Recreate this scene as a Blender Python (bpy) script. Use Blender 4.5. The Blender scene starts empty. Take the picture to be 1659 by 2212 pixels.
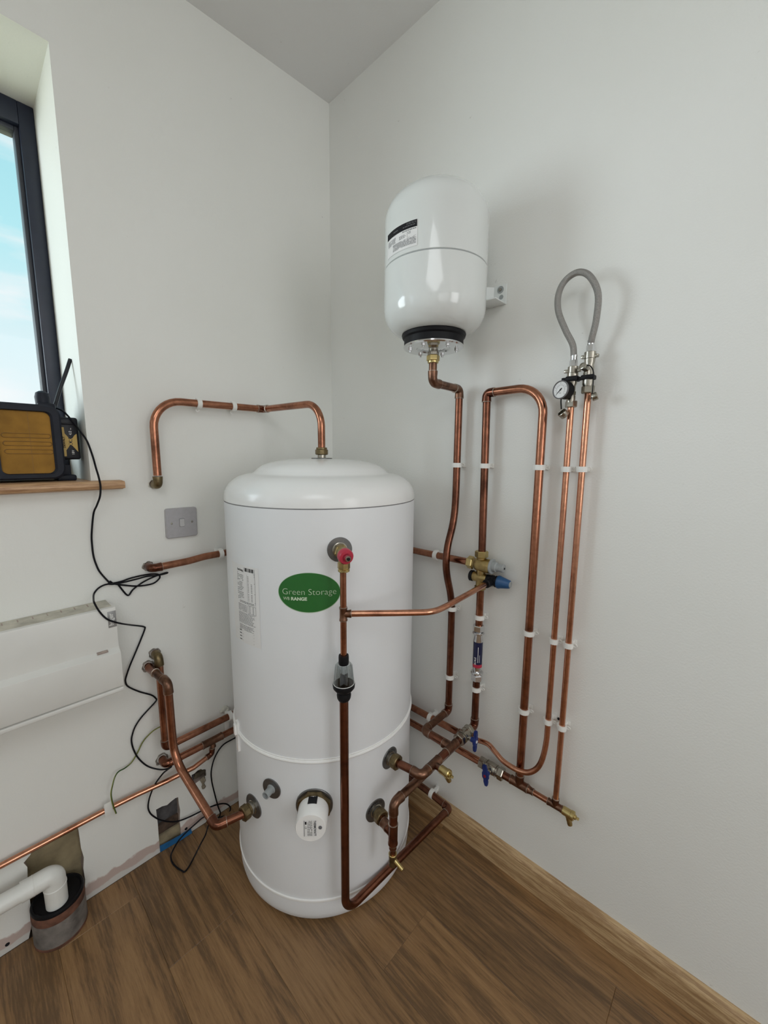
import bpy, bmesh, math, random
from mathutils import Vector, Matrix
from mathutils.geometry import tessellate_polygon
random.seed(7)
C = bpy.context.scene.collection
R = math.radians
# ---------------------------------------------------------------- camera, sky, light, exposure
cam_d = bpy.data.cameras.new('camera'); cam = bpy.data.objects.new('camera', cam_d); C.objects.link(cam)
cam_d.sensor_fit = 'HORIZONTAL'; cam_d.sensor_width = 36.0; cam_d.lens = 36.0 * 859.88 / 1659.0
cam_d.clip_start = 0.02; cam_d.clip_end = 500
yaw, pitch, roll = 0.753164, 0.142955, 0.0080681
f = Vector((math.cos(pitch)*math.cos(yaw), math.cos(pitch)*math.sin(yaw), -math.sin(pitch)))
r0 = f.cross(Vector((0, 0, 1))).normalized(); u0 = r0.cross(f)
rr = math.cos(roll)*r0 + math.sin(roll)*u0; uu = -math.sin(roll)*r0 + math.cos(roll)*u0
m = Matrix((rr, uu, -f)).transposed().to_4x4(); m.translation = Vector((-1.07660, -1.30716, 1.3))
cam.matrix_world = m
bpy.context.scene.camera = cam

world = bpy.data.worlds.new('sky'); bpy.context.scene.world = world; world.use_nodes = True
nt = world.node_tree; nt.nodes.clear()
wo = nt.nodes.new('ShaderNodeOutputWorld'); bg = nt.nodes.new('ShaderNodeBackground')
tc = nt.nodes.new('ShaderNodeTexCoord'); sep = nt.nodes.new('ShaderNodeSeparateXYZ')
ramp = nt.nodes.new('ShaderNodeValToRGB'); mr = nt.nodes.new('ShaderNodeMapRange')
mr.inputs['From Min'].default_value = -1; mr.inputs['From Max'].default_value = 1
nt.links.new(tc.outputs['Generated'], sep.inputs[0]); nt.links.new(sep.outputs['Z'], mr.inputs['Value'])
nt.links.new(mr.outputs[0], ramp.inputs[0])
cr = ramp.color_ramp; cr.elements[0].position = 0.0; cr.elements[0].color = (.80, .86, .52, 1)
cr.elements[1].position = 1.0; cr.elements[1].color = (.20, .55, .80, 1)
for p_, c_ in ((.485, (.84, .90, .56, 1)), (.5, (.66, .69, .70, 1)), (.60, (.55, .66, .69, 1)), (.68, (.36, .62, .67, 1)), (.80, (.26, .54, .62, 1))):
    e = cr.elements.new(p_); e.color = c_
mp = nt.nodes.new('ShaderNodeMapping'); mp.inputs['Scale'].default_value = (1.6, 1.6, 7)
ns = nt.nodes.new('ShaderNodeTexNoise'); ns.inputs['Scale'].default_value = 2.1; ns.inputs['Detail'].default_value = 6
cl = nt.nodes.new('ShaderNodeValToRGB'); cl.color_ramp.elements[0].position = .52; cl.color_ramp.elements[1].position = .72
mx = nt.nodes.new('ShaderNodeMixRGB'); mx.inputs[2].default_value = (.70, .70, .71, 1)
nt.links.new(tc.outputs['Generated'], mp.inputs[0]); nt.links.new(mp.outputs[0], ns.inputs['Vector'])
nt.links.new(ns.outputs[0], cl.inputs[0]); nt.links.new(cl.outputs[0], mx.inputs[0]); nt.links.new(ramp.outputs[0], mx.inputs[1])
nt.links.new(mx.outputs[0], bg.inputs[0]); bg.inputs[1].default_value = 1.6; nt.links.new(bg.outputs[0], wo.inputs[0])

def area(name, loc, target, sx, sy, power, col):
    d = bpy.data.lights.new(name, 'AREA'); d.shape = 'RECTANGLE'; d.size = sx; d.size_y = sy; d.energy = power; d.color = col
    o = bpy.data.objects.new(name, d); C.objects.link(o); o.location = loc
    o.rotation_euler = (Vector(target) - Vector(loc)).to_track_quat('-Z', 'Z').to_euler()
    return o
# added lamps: one boosts the daylight through the window, the rest fill the room
area('window_daylight', (-3.4, 1.6, 1.7), (-.9, -.1, 1.6), 2.0, 2.0, 130, (.86, .935, 1.0))
area('left_fill_light', (-2.62, -.06, 1.55), (-2.0, -2.0, 1.3), .9, 1.3, 5.5, (.72, .88, 1.0))  # added fill from the left along the window wall; no other window stands there
area('rear_fill_light', (-1.9, -3.5, 1.55), (-.8, 0, 1.5), 1.9, 1.7, 11.5, (.97, .985, 1.0))  # added broad fill from behind the camera; the back wall has no glazing
area('overhead_fill_light', (-1.7, -1.7, 2.40), (-1.6, -1.5, 0), .9, .9, 9, (.95, .98, 1.0))  # added overhead fill for ledges and tops; the ceiling is closed
area('rear_right_fill_light', (-.75, -3.5, 1.6), (-.9, 0, 1.2), .8, 1.6, 15, (.98, .985, 1.0))  # added fill from behind on the right; the back wall has no opening
vs = bpy.context.scene.view_settings
vs.view_transform = 'Standard'; vs.look = 'None'; vs.exposure = -0.19; vs.gamma = 1.0; vs.use_curve_mapping = False
bpy.context.scene.cycles.max_bounces = 10; bpy.context.scene.cycles.diffuse_bounces = 6
bpy.context.scene.cycles.transparent_max_bounces = 12

# ---------------------------------------------------------------- geometry helpers: a geo is (verts, faces)
def merge(*gs):
    v, fc = [], []
    for g in gs:
        n = len(v); v += g[0]; fc += [tuple(i + n for i in q) for q in g[1]]
    return v, fc
def frame(ax):
    ax = Vector(ax).normalized(); a = Vector((0, 0, 1)) if abs(ax.z) < .9 else Vector((1, 0, 0))
    x = a.cross(ax).normalized(); return x, ax.cross(x), ax
def lathe(prof, o, ax=(0, 0, 1), seg=32, cap=True, ph=0.0):
    x, y, z = frame(ax); o = Vector(o); v, fc = [], []
    rings = []
    for rad, t in prof:
        if rad < 1e-6: rings.append([len(v)]); v.append(o + z*t); continue
        rings.append(list(range(len(v), len(v)+seg)))
        for i in range(seg):
            a = 2*math.pi*i/seg + ph; v.append(o + z*t + x*rad*math.cos(a) + y*rad*math.sin(a))
    for a, b in zip(rings, rings[1:]):
        for i in range(seg):
            j = (i+1) % seg
            if len(a) == 1 and len(b) == 1: continue
            if len(a) == 1: fc.append((a[0], b[j], b[i]))
            elif len(b) == 1: fc.append((a[i], a[j], b[0]))
            else: fc.append((a[i], a[j], b[j], b[i]))
    if cap:
        if len(rings[0]) > 1: fc.append(tuple(reversed(rings[0])))
        if len(rings[-1]) > 1: fc.append(tuple(rings[-1]))
    return v, fc
def cyl(o, ax, rad, h, seg=24, ch=0.0):
    if ch: return lathe([(rad-ch, 0), (rad, ch), (rad, h-ch), (rad-ch, h)], o, ax, seg)
    return lathe([(rad, 0), (rad, h)], o, ax, seg)
def hexnut(o, ax, rad, h, ph=0.0, n=6):
    return lathe([(rad*.88, 0), (rad, h*.12), (rad, h*.88), (rad*.88, h)], o, ax, n, True, ph)
def tube(path, rad, seg=16, cap=True):
    P = [Vector(p) for p in path]; n = len(P); v, fc = [], []
    T = []
    for i in range(n):
        a = P[max(i-1, 0)]; b = P[min(i+1, n-1)]
        d1 = (P[i]-a).normalized() if i > 0 else None; d2 = (b-P[i]).normalized() if i < n-1 else None
        t = (d1 + d2) if (d1 and d2) else (d1 or d2); T.append(t.normalized())
    x = frame(T[0])[0]
    for i in range(n):
        x = (x - T[i]*x.dot(T[i])).normalized(); y = T[i].cross(x)
        rd = rad[i] if isinstance(rad, (list, tuple)) else rad
        for k in range(seg):
            a = 2*math.pi*k/seg; v.append(P[i] + x*rd*math.cos(a) + y*rd*math.sin(a))
    for i in range(n-1):
        for k in range(seg):
            j = (k+1) % seg; fc.append((i*seg+k, i*seg+j, (i+1)*seg+j, (i+1)*seg+k))
    if cap: fc.append(tuple(reversed(range(seg)))); fc.append(tuple(range((n-1)*seg, n*seg)))
    return v, fc
def fillet(pts, rad, n=9):
    P = [Vector(p) for p in pts]; out = [P[0]]
    for i in range(1, len(P)-1):
        r_ = rad[i-1] if isinstance(rad, (list, tuple)) else rad
        a = (P[i-1]-P[i]); b = (P[i+1]-P[i]); la, lb = a.length, b.length; a.normalize(); b.normalize()
        ang = a.angle(b)
        if r_ <= 0 or ang > 3.1: out.append(P[i]); continue
        t = min(r_/math.tan(ang/2), la*.49, lb*.49); r2 = t*math.tan(ang/2)
        bis = (a+b).normalized(); c = P[i] + bis*(r2/math.sin(ang/2)); p0 = P[i]+a*t-c; p1 = P[i]+b*t-c
        tot = p0.angle(p1); axn = p0.cross(p1).normalized()
        for k in range(n+1): out.append(c + Matrix.Rotation(tot*k/n, 3, axn) @ p0)
    out.append(P[-1]); return out
def smooth_path(pts, n=5):
    P = [Vector(p) for p in pts]; Q = [P[0]*2-P[1]] + P + [P[-1]*2-P[-2]]; out = []
    for i in range(1, len(Q)-2):
        a, b, c, d = Q[i-1], Q[i], Q[i+1], Q[i+2]
        for k in range(n):
            t = k/n; out.append(.5*((2*b) + (c-a)*t + (2*a-5*b+4*c-d)*t*t + (3*b-3*c+d-a)*t**3))
    out.append(P[-1]); return out
def bm_geo(bm):
    bm.verts.index_update(); g = ([v.co.copy() for v in bm.verts], [tuple(v.index for v in q.verts) for q in bm.faces]); bm.free(); return g
def box(lo, hi, bev=0.0, seg=2, rot=None):
    lo, hi = Vector(lo), Vector(hi); bm = bmesh.new(); bmesh.ops.create_cube(bm, size=1)
    c = (lo+hi)/2; s = hi-lo
    for v in bm.verts: v.co = Vector((v.co.x*s.x, v.co.y*s.y, v.co.z*s.z))
    if bev: bmesh.ops.bevel(bm, geom=list(bm.edges), offset=bev, segments=seg, affect='EDGES', profile=.5)
    M = rot.to_4x4() if rot else Matrix.Identity(4)
    for v in bm.verts: v.co = M @ v.co + c
    return bm_geo(bm)
def prism(poly, ax, t, o=(0, 0, 0), bev=0):
    """extrude a closed list of 3D points along the vector ax*t"""
    P = [Vector(p) for p in poly]; d = Vector(ax)*t; n = len(P)
    v = P + [p+d for p in P]; fc = [tuple(range(n))[::-1], tuple(range(n, 2*n))]
    fc += [(i, (i+1) % n, (i+1) % n + n, i+n) for i in range(n)]
    bm = bmesh.new(); bv = [bm.verts.new(q) for q in v]
    for q in fc: bm.faces.new([bv[i] for i in q])
    bmesh.ops.recalc_face_normals(bm, faces=bm.faces)
    if bev: bmesh.ops.bevel(bm, geom=list(bm.edges), offset=bev, segments=2, affect='EDGES')
    bm.verts.index_update(); return bm_geo(bm)
def xf(g, M): return [M @ Vector(v) for v in g[0]], g[1]
def basis(o, x, y, z):
    M = Matrix((Vector(x), Vector(y), Vector(z))).transposed().to_4x4(); M.translation = Vector(o); return M
def text2d(body, size, bold=0.0, align='LEFT', sx=1.0, shear=0.0):
    cu = bpy.data.curves.new('t', 'FONT'); cu.body = body; cu.size = size; cu.offset = bold; cu.align_x = align; cu.resolution_u = 4; cu.shear = shear
    o = bpy.data.objects.new('t', cu); C.objects.link(o); dg = bpy.context.evaluated_depsgraph_get()
    me = bpy.data.meshes.new_from_object(o.evaluated_get(dg)); v = [(p.co.x*sx, p.co.y) for p in me.vertices]; fc = [tuple(q.vertices) for q in me.polygons]
    bpy.data.objects.remove(o); bpy.data.curves.remove(cu); bpy.data.meshes.remove(me); return v, fc
def quads2d(rects):
    v, fc = [], []
    for x0, y0, x1, y1 in rects:
        n = len(v); v += [(x0, y0), (x1, y0), (x1, y1), (x0, y1)]; fc.append((n, n+1, n+2, n+3))
    return v, fc
def shift2d(g, dx, dy): return [(a+dx, b+dy) for a, b in g[0]], g[1]
def flat(g, o, x, y):
    o, x, y = Vector(o), Vector(x), Vector(y); return [o + x*a + y*b for a, b in g[0]], g[1]
def wrap(g, c, rad, phi, z0):
    """2D geo (u = arc length to the right seen from outside, v = height) onto a vertical cylinder"""
    return [Vector((c[0]+rad*math.cos(phi+a/rad), c[1]+rad*math.sin(phi+a/rad), z0+b)) for a, b in g[0]], g[1]
def grid2d(x0, y0, x1, y1, nx, ny=1):
    v = [(x0+(x1-x0)*i/nx, y0+(y1-y0)*j/ny) for j in range(ny+1) for i in range(nx+1)]
    fc = [(j*(nx+1)+i, j*(nx+1)+i+1, (j+1)*(nx+1)+i+1, (j+1)*(nx+1)+i) for j in range(ny) for i in range(nx)]
    return v, fc

def mesh_from(name, g, mat, angle=35):
    me = bpy.data.meshes.new(name); me.from_pydata([tuple(v) for v in g[0]], [], g[1]); me.validate(); me.update()
    bm = bmesh.new(); bm.from_mesh(me); bmesh.ops.recalc_face_normals(bm, faces=bm.faces) if len(g[1]) > 1 and angle != -1 else None; bm.to_mesh(me); bm.free()
    me.polygons.foreach_set('use_smooth', [True]*len(me.polygons)); me.set_sharp_from_angle(angle=R(abs(angle)))
    if mat: me.materials.append(mat)
    return me
class Thing:
    """an Empty at the base of the thing with its parts (and their sub-parts) as children"""
    def __init__(s, name, label, cat, group=None, kind=None):
        s.name, s.label, s.cat, s.group, s.kind, s.parts = name, label, cat, group, kind, []
    def part(s, name, g, mat, sub=None, label=None, angle=35, kind=None):
        s.parts.append((name, g, mat, sub, label, angle, kind)); return len(s.parts)-1
    def done(s, single=False, loc=None):
        vs_ = [Vector(v) for p in s.parts for v in p[1][0]]
        lo = Vector([min(v[i] for v in vs_) for i in range(3)]); hi = Vector([max(v[i] for v in vs_) for i in range(3)])
        base = Vector(loc) if loc else Vector(((lo.x+hi.x)/2, (lo.y+hi.y)/2, lo.z))
        if single:
            n, g, mat, _, _, ang, _ = s.parts[0]; me = mesh_from(s.name, ([v-base for v in map(Vector, g[0])], g[1]), mat, ang)
            root = bpy.data.objects.new(s.name, me)
        else: root = bpy.data.objects.new(s.name, None); root.empty_display_size = .05
        C.objects.link(root); root.location = base
        if s.label: root['label'] = s.label
        if s.cat: root['category'] = s.cat
        if s.group: root['group'] = s.group
        if s.kind: root['kind'] = s.kind
        s.root = root
        if single: return root
        obs = []
        for n, g, mat, sub, lab, ang, kd in s.parts:
            me = mesh_from(n, ([v-base for v in map(Vector, g[0])], g[1]), mat, ang)
            o = bpy.data.objects.new(n, me); C.objects.link(o); o.parent = root if sub is None else obs[sub]
            if lab: o['label'] = lab
            if kd: o['kind'] = kd
            obs.append(o)
        s.obs = obs; return root
def one(name, g, mat, label, cat, group=None, angle=35, kind=None):
    t = Thing(name, label, cat, group, kind); t.part(name, g, mat, angle=angle); return t.done(single=True)

# ---------------------------------------------------------------- materials
def new_mat(name):
    m_ = bpy.data.materials.new(name); m_.use_nodes = True; n = m_.node_tree; b = n.nodes['Principled BSDF']; return m_, n, b
def N(n, t, **kw):
    k = n.nodes.new(t)
    for a, b in kw.items(): setattr(k, a, b)
    return k
def plain(name, col, rough=.5, metal=0.0, noise=.06, nscale=40, bump=0.0, bscale=300, coat=0.0, spec=None):
    m_, n, b = new_mat(name); tx = N(n, 'ShaderNodeNewGeometry'); no = N(n, 'ShaderNodeTexNoise'); no.inputs['Scale'].default_value = nscale; no.inputs['Detail'].default_value = 5
    n.links.new(tx.outputs['Position'], no.inputs['Vector']); hs = N(n, 'ShaderNodeMixRGB', blend_type='MULTIPLY'); hs.inputs[1].default_value = (*col, 1)
    rp = N(n, 'ShaderNodeValToRGB'); rp.color_ramp.elements[0].position = .3; rp.color_ramp.elements[1].position = .7
    rp.color_ramp.elements[0].color = (1-noise*2,)*3 + (1,); rp.color_ramp.elements[1].color = (1, 1, 1, 1)
    n.links.new(no.outputs[0], rp.inputs[0]); n.links.new(rp.outputs[0], hs.inputs[2]); hs.inputs[0].default_value = 1; n.links.new(hs.outputs[0], b.inputs['Base Color'])
    b.inputs['Roughness'].default_value = rough; b.inputs['Metallic'].default_value = metal; b.inputs['Coat Weight'].default_value = coat
    if spec is not None: b.inputs['Specular IOR Level'].default_value = spec
    if bump:
        n2 = N(n, 'ShaderNodeTexNoise'); n2.inputs['Scale'].default_value = bscale; n2.inputs['Detail'].default_value = 3; bp = N(n, 'ShaderNodeBump'); bp.inputs['Strength'].default_value = bump; bp.inputs['Distance'].default_value = .002
        n.links.new(tx.outputs['Position'], n2.inputs['Vector']); n.links.new(n2.outputs[0], bp.inputs['Height']); n.links.new(bp.outputs[0], b.inputs['Normal'])
    return m_
def wall_mat(name, col, skirt_wear=False):
    m_, n, b = new_mat(name); g = N(n, 'ShaderNodeNewGeometry'); L = n.links.new
    n1 = N(n, 'ShaderNodeTexNoise'); n1.inputs['Scale'].default_value = 2.2; n1.inputs['Detail'].default_value = 4; L(g.outputs['Position'], n1.inputs['Vector'])
    r1 = N(n, 'ShaderNodeValToRGB'); r1.color_ramp.elements[0].position = .3; r1.color_ramp.elements[1].position = .7
    r1.color_ramp.elements[0].color = (col[0]*.965, col[1]*.965, col[2]*.955, 1); r1.color_ramp.elements[1].color = (*col, 1); L(n1.outputs[0], r1.inputs[0])
    # faint scuffs
    n2 = N(n, 'ShaderNodeTexNoise'); n2.inputs['Scale'].default_value = 19; n2.inputs['Detail'].default_value = 8; n2.inputs['Roughness'].default_value = .65; L(g.outputs['Position'], n2.inputs['Vector'])
    r2 = N(n, 'ShaderNodeValToRGB'); r2.color_ramp.elements[0].position = .685; r2.color_ramp.elements[0].color = (0, 0, 0, 1); r2.color_ramp.elements[1].position = .78; L(n2.outputs[0], r2.inputs[0])
    mx_ = N(n, 'ShaderNodeMixRGB'); mx_.inputs[2].default_value = (.42, .40, .37, 1); L(r2.outputs[0], mx_.inputs[0]); L(r1.outputs[0], mx_.inputs[1]); out = mx_.outputs[0]
    if skirt_wear:   # bare plasterboard and torn filler along the floor where the skirting was taken off
        sp = N(n, 'ShaderNodeSeparateXYZ'); L(g.outputs['Position'], sp.inputs[0])
        n3 = N(n, 'ShaderNodeTexNoise'); n3.inputs['Scale'].default_value = 26; n3.inputs['Detail'].default_value = 7; L(g.outputs['Position'], n3.inputs['Vector'])
        def band(z0, amp, soft):
            a = N(n, 'ShaderNodeMath', operation='MULTIPLY_ADD'); L(n3.outputs[0], a.inputs[0]); a.inputs[1].default_value = amp; a.inputs[2].default_value = z0-amp*.5
            s_ = N(n, 'ShaderNodeMath', operation='SUBTRACT'); L(a.outputs[0], s_.inputs[0]); L(sp.outputs['Z'], s_.inputs[1])
            q = N(n, 'ShaderNodeMath', operation='DIVIDE'); q.use_clamp = True; L(s_.outputs[0], q.inputs[0]); q.inputs[1].default_value = soft; return q.outputs[0]
        m1 = N(n, 'ShaderNodeMixRGB'); L(band(.050, .045, .006), m1.inputs[0]); L(out, m1.inputs[1]); m1.inputs[2].default_value = (.56, .45, .41, 1)
        m2 = N(n, 'ShaderNodeMixRGB'); L(band(.020, .025, .004), m2.inputs[0]); L(m1.outputs[0], m2.inputs[1]); m2.inputs[2].default_value = (.66, .65, .62, 1); out = m2.outputs[0]
    L(out, b.inputs['Base Color']); b.inputs['Roughness'].default_value = .62; b.inputs['Specular IOR Level'].default_value = .35
    n4 = N(n, 'ShaderNodeTexNoise'); n4.inputs['Scale'].default_value = 210; n4.inputs['Detail'].default_value = 3; L(g.outputs['Position'], n4.inputs['Vector'])
    bp = N(n, 'ShaderNodeBump'); bp.inputs['Strength'].default_value = .38; bp.inputs['Distance'].default_value = .0012; L(n4.outputs[0], bp.inputs['Height']); L(bp.outputs[0], b.inputs['Normal'])
    return m_
def copper_mat(name, bright, dark, amount, rough=.3, scale=9):
    m_, n, b = new_mat(name); g = N(n, 'ShaderNodeNewGeometry'); L = n.links.new
    a = N(n, 'ShaderNodeTexNoise'); a.inputs['Scale'].default_value = scale; a.inputs['Detail'].default_value = 6; a.inputs['Roughness'].default_value = .62; a.inputs['Distortion'].default_value = .6
    L(g.outputs['Position'], a.inputs['Vector']); rp = N(n, 'ShaderNodeValToRGB'); rp.color_ramp.elements[0].position = .62-amount; rp.color_ramp.elements[1].position = .78-amount*.6
    rp.color_ramp.elements[0].color = (*bright, 1); rp.color_ramp.elements[1].color = (*dark, 1); L(a.outputs[0], rp.inputs[0])
    c = N(n, 'ShaderNodeTexNoise'); c.inputs['Scale'].default_value = 90; c.inputs['Detail'].default_value = 5; L(g.outputs['Position'], c.inputs['Vector'])
    mm = N(n, 'ShaderNodeMixRGB', blend_type='MULTIPLY'); mm.inputs[0].default_value = .38; L(rp.outputs[0], mm.inputs[1]); cr_ = N(n, 'ShaderNodeValToRGB'); cr_.color_ramp.elements[0].position = .35; cr_.color_ramp.elements[0].color = (.55, .5, .5, 1); cr_.color_ramp.elements[1].position = .55; L(c.outputs[0], cr_.inputs[0]); L(cr_.outputs[0], mm.inputs[2])
    L(mm.outputs[0], b.inputs['Base Color']); b.inputs['Metallic'].default_value = 1.0
    mr_ = N(n, 'ShaderNodeMapRange'); mr_.inputs['To Min'].default_value = rough-.04; mr_.inputs['To Max'].default_value = rough+.12; L(a.outputs[0], mr_.inputs['Value']); L(mr_.outputs[0], b.inputs['Roughness'])
    return m_
def wood_mat(name, c1, c2, c3, axis, scale=1.0, rough=.45, rand=True, knots=.5):
    """grain runs along the given object axis; every board gets its own shift through its random number"""
    m_, n, b = new_mat(name); L = n.links.new; tx = N(n, 'ShaderNodeTexCoord'); oi = N(n, 'ShaderNodeObjectInfo')
    sc = [7*scale]*3; sc[axis] = .38*scale
    ad = N(n, 'ShaderNodeVectorMath', operation='ADD'); L(tx.outputs['Object'], ad.inputs[0]); cm = N(n, 'ShaderNodeCombineXYZ')
    ml = N(n, 'ShaderNodeMath', operation='MULTIPLY'); L(oi.outputs['Random'], ml.inputs[0]); ml.inputs[1].default_value = 37.0 if rand else 0
    for i in range(3): L(ml.outputs[0], cm.inputs[i])
    L(cm.outputs[0], ad.inputs[1]); mp_ = N(n, 'ShaderNodeMapping'); mp_.inputs['Scale'].default_value = sc; L(ad.outputs[0], mp_.inputs[0])
    w = N(n, 'ShaderNodeTexNoise'); w.inputs['Scale'].default_value = .9; w.inputs['Detail'].default_value = 2; w.inputs['Distortion'].default_value = .8; L(mp_.outputs[0], w.inputs['Vector'])
    # growth rings: bands of the warped field
    m1 = N(n, 'ShaderNodeMath', operation='MULTIPLY'); L(w.outputs[0], m1.inputs[0]); m1.inputs[1].default_value = 42; sn = N(n, 'ShaderNodeMath', operation='SINE'); L(m1.outputs[0], sn.inputs[0])
    fi = N(n, 'ShaderNodeTexNoise'); fi.inputs['Scale'].default_value = 24; fi.inputs['Detail'].default_value = 8; fi.inputs['Roughness'].default_value = .75; L(mp_.outputs[0], fi.inputs['Vector'])
    big = N(n, 'ShaderNodeTexNoise'); big.inputs['Scale'].default_value = .55; big.inputs['Detail'].default_value = 3; L(mp_.outputs[0], big.inputs['Vector'])
    s1 = N(n, 'ShaderNodeMath', operation='MULTIPLY_ADD'); L(sn.outputs[0], s1.inputs[0]); s1.inputs[1].default_value = .07; L(fi.outputs[0], s1.inputs[2])
    s2 = N(n, 'ShaderNodeMath', operation='MULTIPLY_ADD'); L(big.outputs[0], s2.inputs[0]); s2.inputs[1].default_value = knots; L(s1.outputs[0], s2.inputs[2])
    rp = N(n, 'ShaderNodeValToRGB'); rp.color_ramp.elements[0].position = .38+knots*.5; rp.color_ramp.elements[1].position = .68+knots*.5; rp.color_ramp.elements[0].color = (*c3, 1); rp.color_ramp.elements[1].color = (*c1, 1)
    e_ = rp.color_ramp.elements.new(.53+knots*.5); e_.color = (*c2, 1); L(s2.outputs[0], rp.inputs[0])
    hv = N(n, 'ShaderNodeHueSaturation'); mv = N(n, 'ShaderNodeMapRange'); mv.inputs['To Min'].default_value = .86; mv.inputs['To Max'].default_value = 1.14; L(oi.outputs['Random'], mv.inputs['Value'])
    if rand: L(mv.outputs[0], hv.inputs['Value'])
    L(rp.outputs[0], hv.inputs['Color']); L(hv.outputs[0], b.inputs['Base Color']); b.inputs['Roughness'].default_value = rough
    bp = N(n, 'ShaderNodeBump'); bp.inputs['Strength'].default_value = .15; bp.inputs['Distance'].default_value = .001; L(fi.outputs[0], bp.inputs['Height']); L(bp.outputs[0], b.inputs['Normal'])
    return m_
M = {}
M['wall_l'] = wall_mat('painted_plaster_worn_at_floor', (.86, .868, .84), True)
M['wall_r'] = wall_mat('painted_plaster', (.86, .868, .845))
M['reveal'] = wall_mat('painted_reveal', (.84, .84, .80))
M['ceil'] = wall_mat('painted_ceiling', (.80, .80, .80))
M['board_edge'] = plain('plasterboard_edge', (.55, .45, .40), .9, noise=.2, nscale=60, bump=.4)
M['adhesive'] = plain('plaster_adhesive', (.40, .33, .20), .9, noise=.22, nscale=22, bump=.6, bscale=120)
M['dark_cavity'] = plain('dark_cavity', (.12, .115, .12), .9, noise=.35, nscale=30, bump=.6, bscale=90)
M['cavity_timber'] = plain('cavity_timber', (.36, .30, .19), .85, noise=.25, nscale=30)
M['cavity_brown'] = plain('cavity_brown', (.13, .085, .06), .9, noise=.3, nscale=50, bump=.5)
M['plank'] = wood_mat('oak_laminate', (.325, .190, .086), (.255, .142, .062), (.140, .080, .038), 1, 1.0, .38, True, .26)
M['pine'] = wood_mat('pine', (.58, .42, .245), (.50, .345, .185), (.30, .18, .085), 1, 1.6, .5, True, .22)
M['pine_x'] = wood_mat('pine_sill', (.60, .40, .24), (.50, .31, .17), (.30, .16, .08), 0, 1.6, .45, True, .3)
M['tank'] = plain('white_foam_jacket_skin', (.83, .85, .875), .40, noise=.015, nscale=6, bump=.07, bscale=260)
M['lid'] = plain('white_gloss_lid', (.87, .875, .87), .22, noise=.01, nscale=6, bump=.04, bscale=60)
M['trim'] = plain('white_plastic_band', (.93, .93, .92), .22, noise=.02)
M['seam'] = plain('seam_shadow_gap', (.25, .25, .26), .7)
M['vessel'] = plain('white_enamel', (.76, .79, .78), .13, noise=.01, nscale=5, coat=.4)
M['copper'] = copper_mat('copper', (.43, .190, .115), (.155, .062, .038), .14, .16)
M['copper_b'] = copper_mat('copper_bright', (.62, .30, .19), (.28, .12, .072), .09, .15)
M['copper_d'] = copper_mat('copper_tarnished', (.24, .100, .062), (.085, .034, .023), .16, .19)
M['copper_f'] = copper_mat('copper_fitting', (.235, .125, .082), (.095, .052, .036), .14, .28, 30)
M['solder'] = plain('solder', (.55, .47, .40), .4, 1.0, noise=.2, nscale=200)
M['brass'] = plain('brass', (.50, .37, .16), .34, 1.0, noise=.18, nscale=60)
M['brass_d'] = plain('brass_aged', (.27, .205, .11), .42, 1.0, noise=.25, nscale=80)
M['brass_l'] = plain('brass_bright', (.62, .49, .22), .26, 1.0, noise=.12, nscale=60)
M['nickel'] = plain('nickel', (.46, .43, .37), .27, 1.0, noise=.12, nscale=70)
M['chrome'] = plain('chrome', (.72, .72, .73), .12, 1.0, noise=.05)
M['steel'] = plain('galvanised_plate', (.20, .20, .20), .40, .85, noise=.1, nscale=80)
M['clip'] = plain('white_clip_plastic', (.86, .86, .83), .35, noise=.03)
M['pvc'] = plain('white_waste_pipe', (.84, .85, .82), .33, noise=.03, nscale=30)
M['rubber'] = plain('black_rubber', (.008, .008, .010), .5, noise=.1, spec=.2)
M['cable'] = plain('black_cable', (.006, .006, .009), .45, spec=.2)
M['blackp'] = plain('black_plastic', (.014, .015, .020), .4, noise=.1, nscale=60, spec=.3)
M['bumper'] = plain('dark_blue_black_rubber', (.012, .015, .026), .55, noise=.15, bump=.1, spec=.3)
M['yellow'] = plain('amber_speaker_cloth', (.38, .195, .032), .6, noise=.16, nscale=25, bump=.2, bscale=700, spec=.2)
M['amber_rib'] = plain('amber_rib', (.26, .13, .022), .5, noise=.1)
M['gold'] = plain('gold_print', (.60, .40, .09), .45)
M['white_print'] = plain('white_print', (.80, .80, .78), .5, noise=.02)
M['ink'] = plain('black_print', (.015, .015, .018), .6, noise=.02, spec=.15)
M['ink_grey'] = plain('grey_print', (.16, .16, .17), .6, noise=.02)
M['paper'] = plain('white_sticker', (.84, .84, .84), .4, noise=.015)
M['badge'] = plain('green_badge', (.022, .150, .028), .38, noise=.03)
M['badge_rim'] = plain('pale_badge_rim', (.45, .62, .42), .4)
M['badge_text'] = plain('pale_green_print', (.66, .80, .60), .4)
M['red'] = plain('red_plastic', (.50, .03, .065), .35, noise=.05)
M['red_d'] = plain('dark_red_plastic', (.28, .012, .03), .35, noise=.05)
M['blue'] = plain('blue_lever', (.008, .030, .19), .42, noise=.12)
M['blue_cap'] = plain('blue_cap', (.018, .085, .22), .42, noise=.1)
M['grey_cap'] = plain('grey_plastic', (.36, .385, .39), .45, noise=.06)
M['navy'] = plain('navy_print', (.010, .014, .06), .3)
M['plate'] = plain('grey_metal_plate', (.47, .46, .48), .38, .35, noise=.04, nscale=100)
M['rocker'] = plain('grey_rocker', (.55, .55, .56), .35, noise=.03)
M['heater'] = plain('white_heater_enamel', (.78, .78, .75), .34, noise=.03, nscale=8)
M['heater_top'] = plain('dusty_heater_top', (.70, .67, .57), .6, noise=.20, nscale=30)
M['heater_lab'] = plain('grey_maker_plate', (.33, .33, .33), .35, .3)
M['frame'] = plain('anthracite_frame', (.018, .024, .046), .38, noise=.08)
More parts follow.
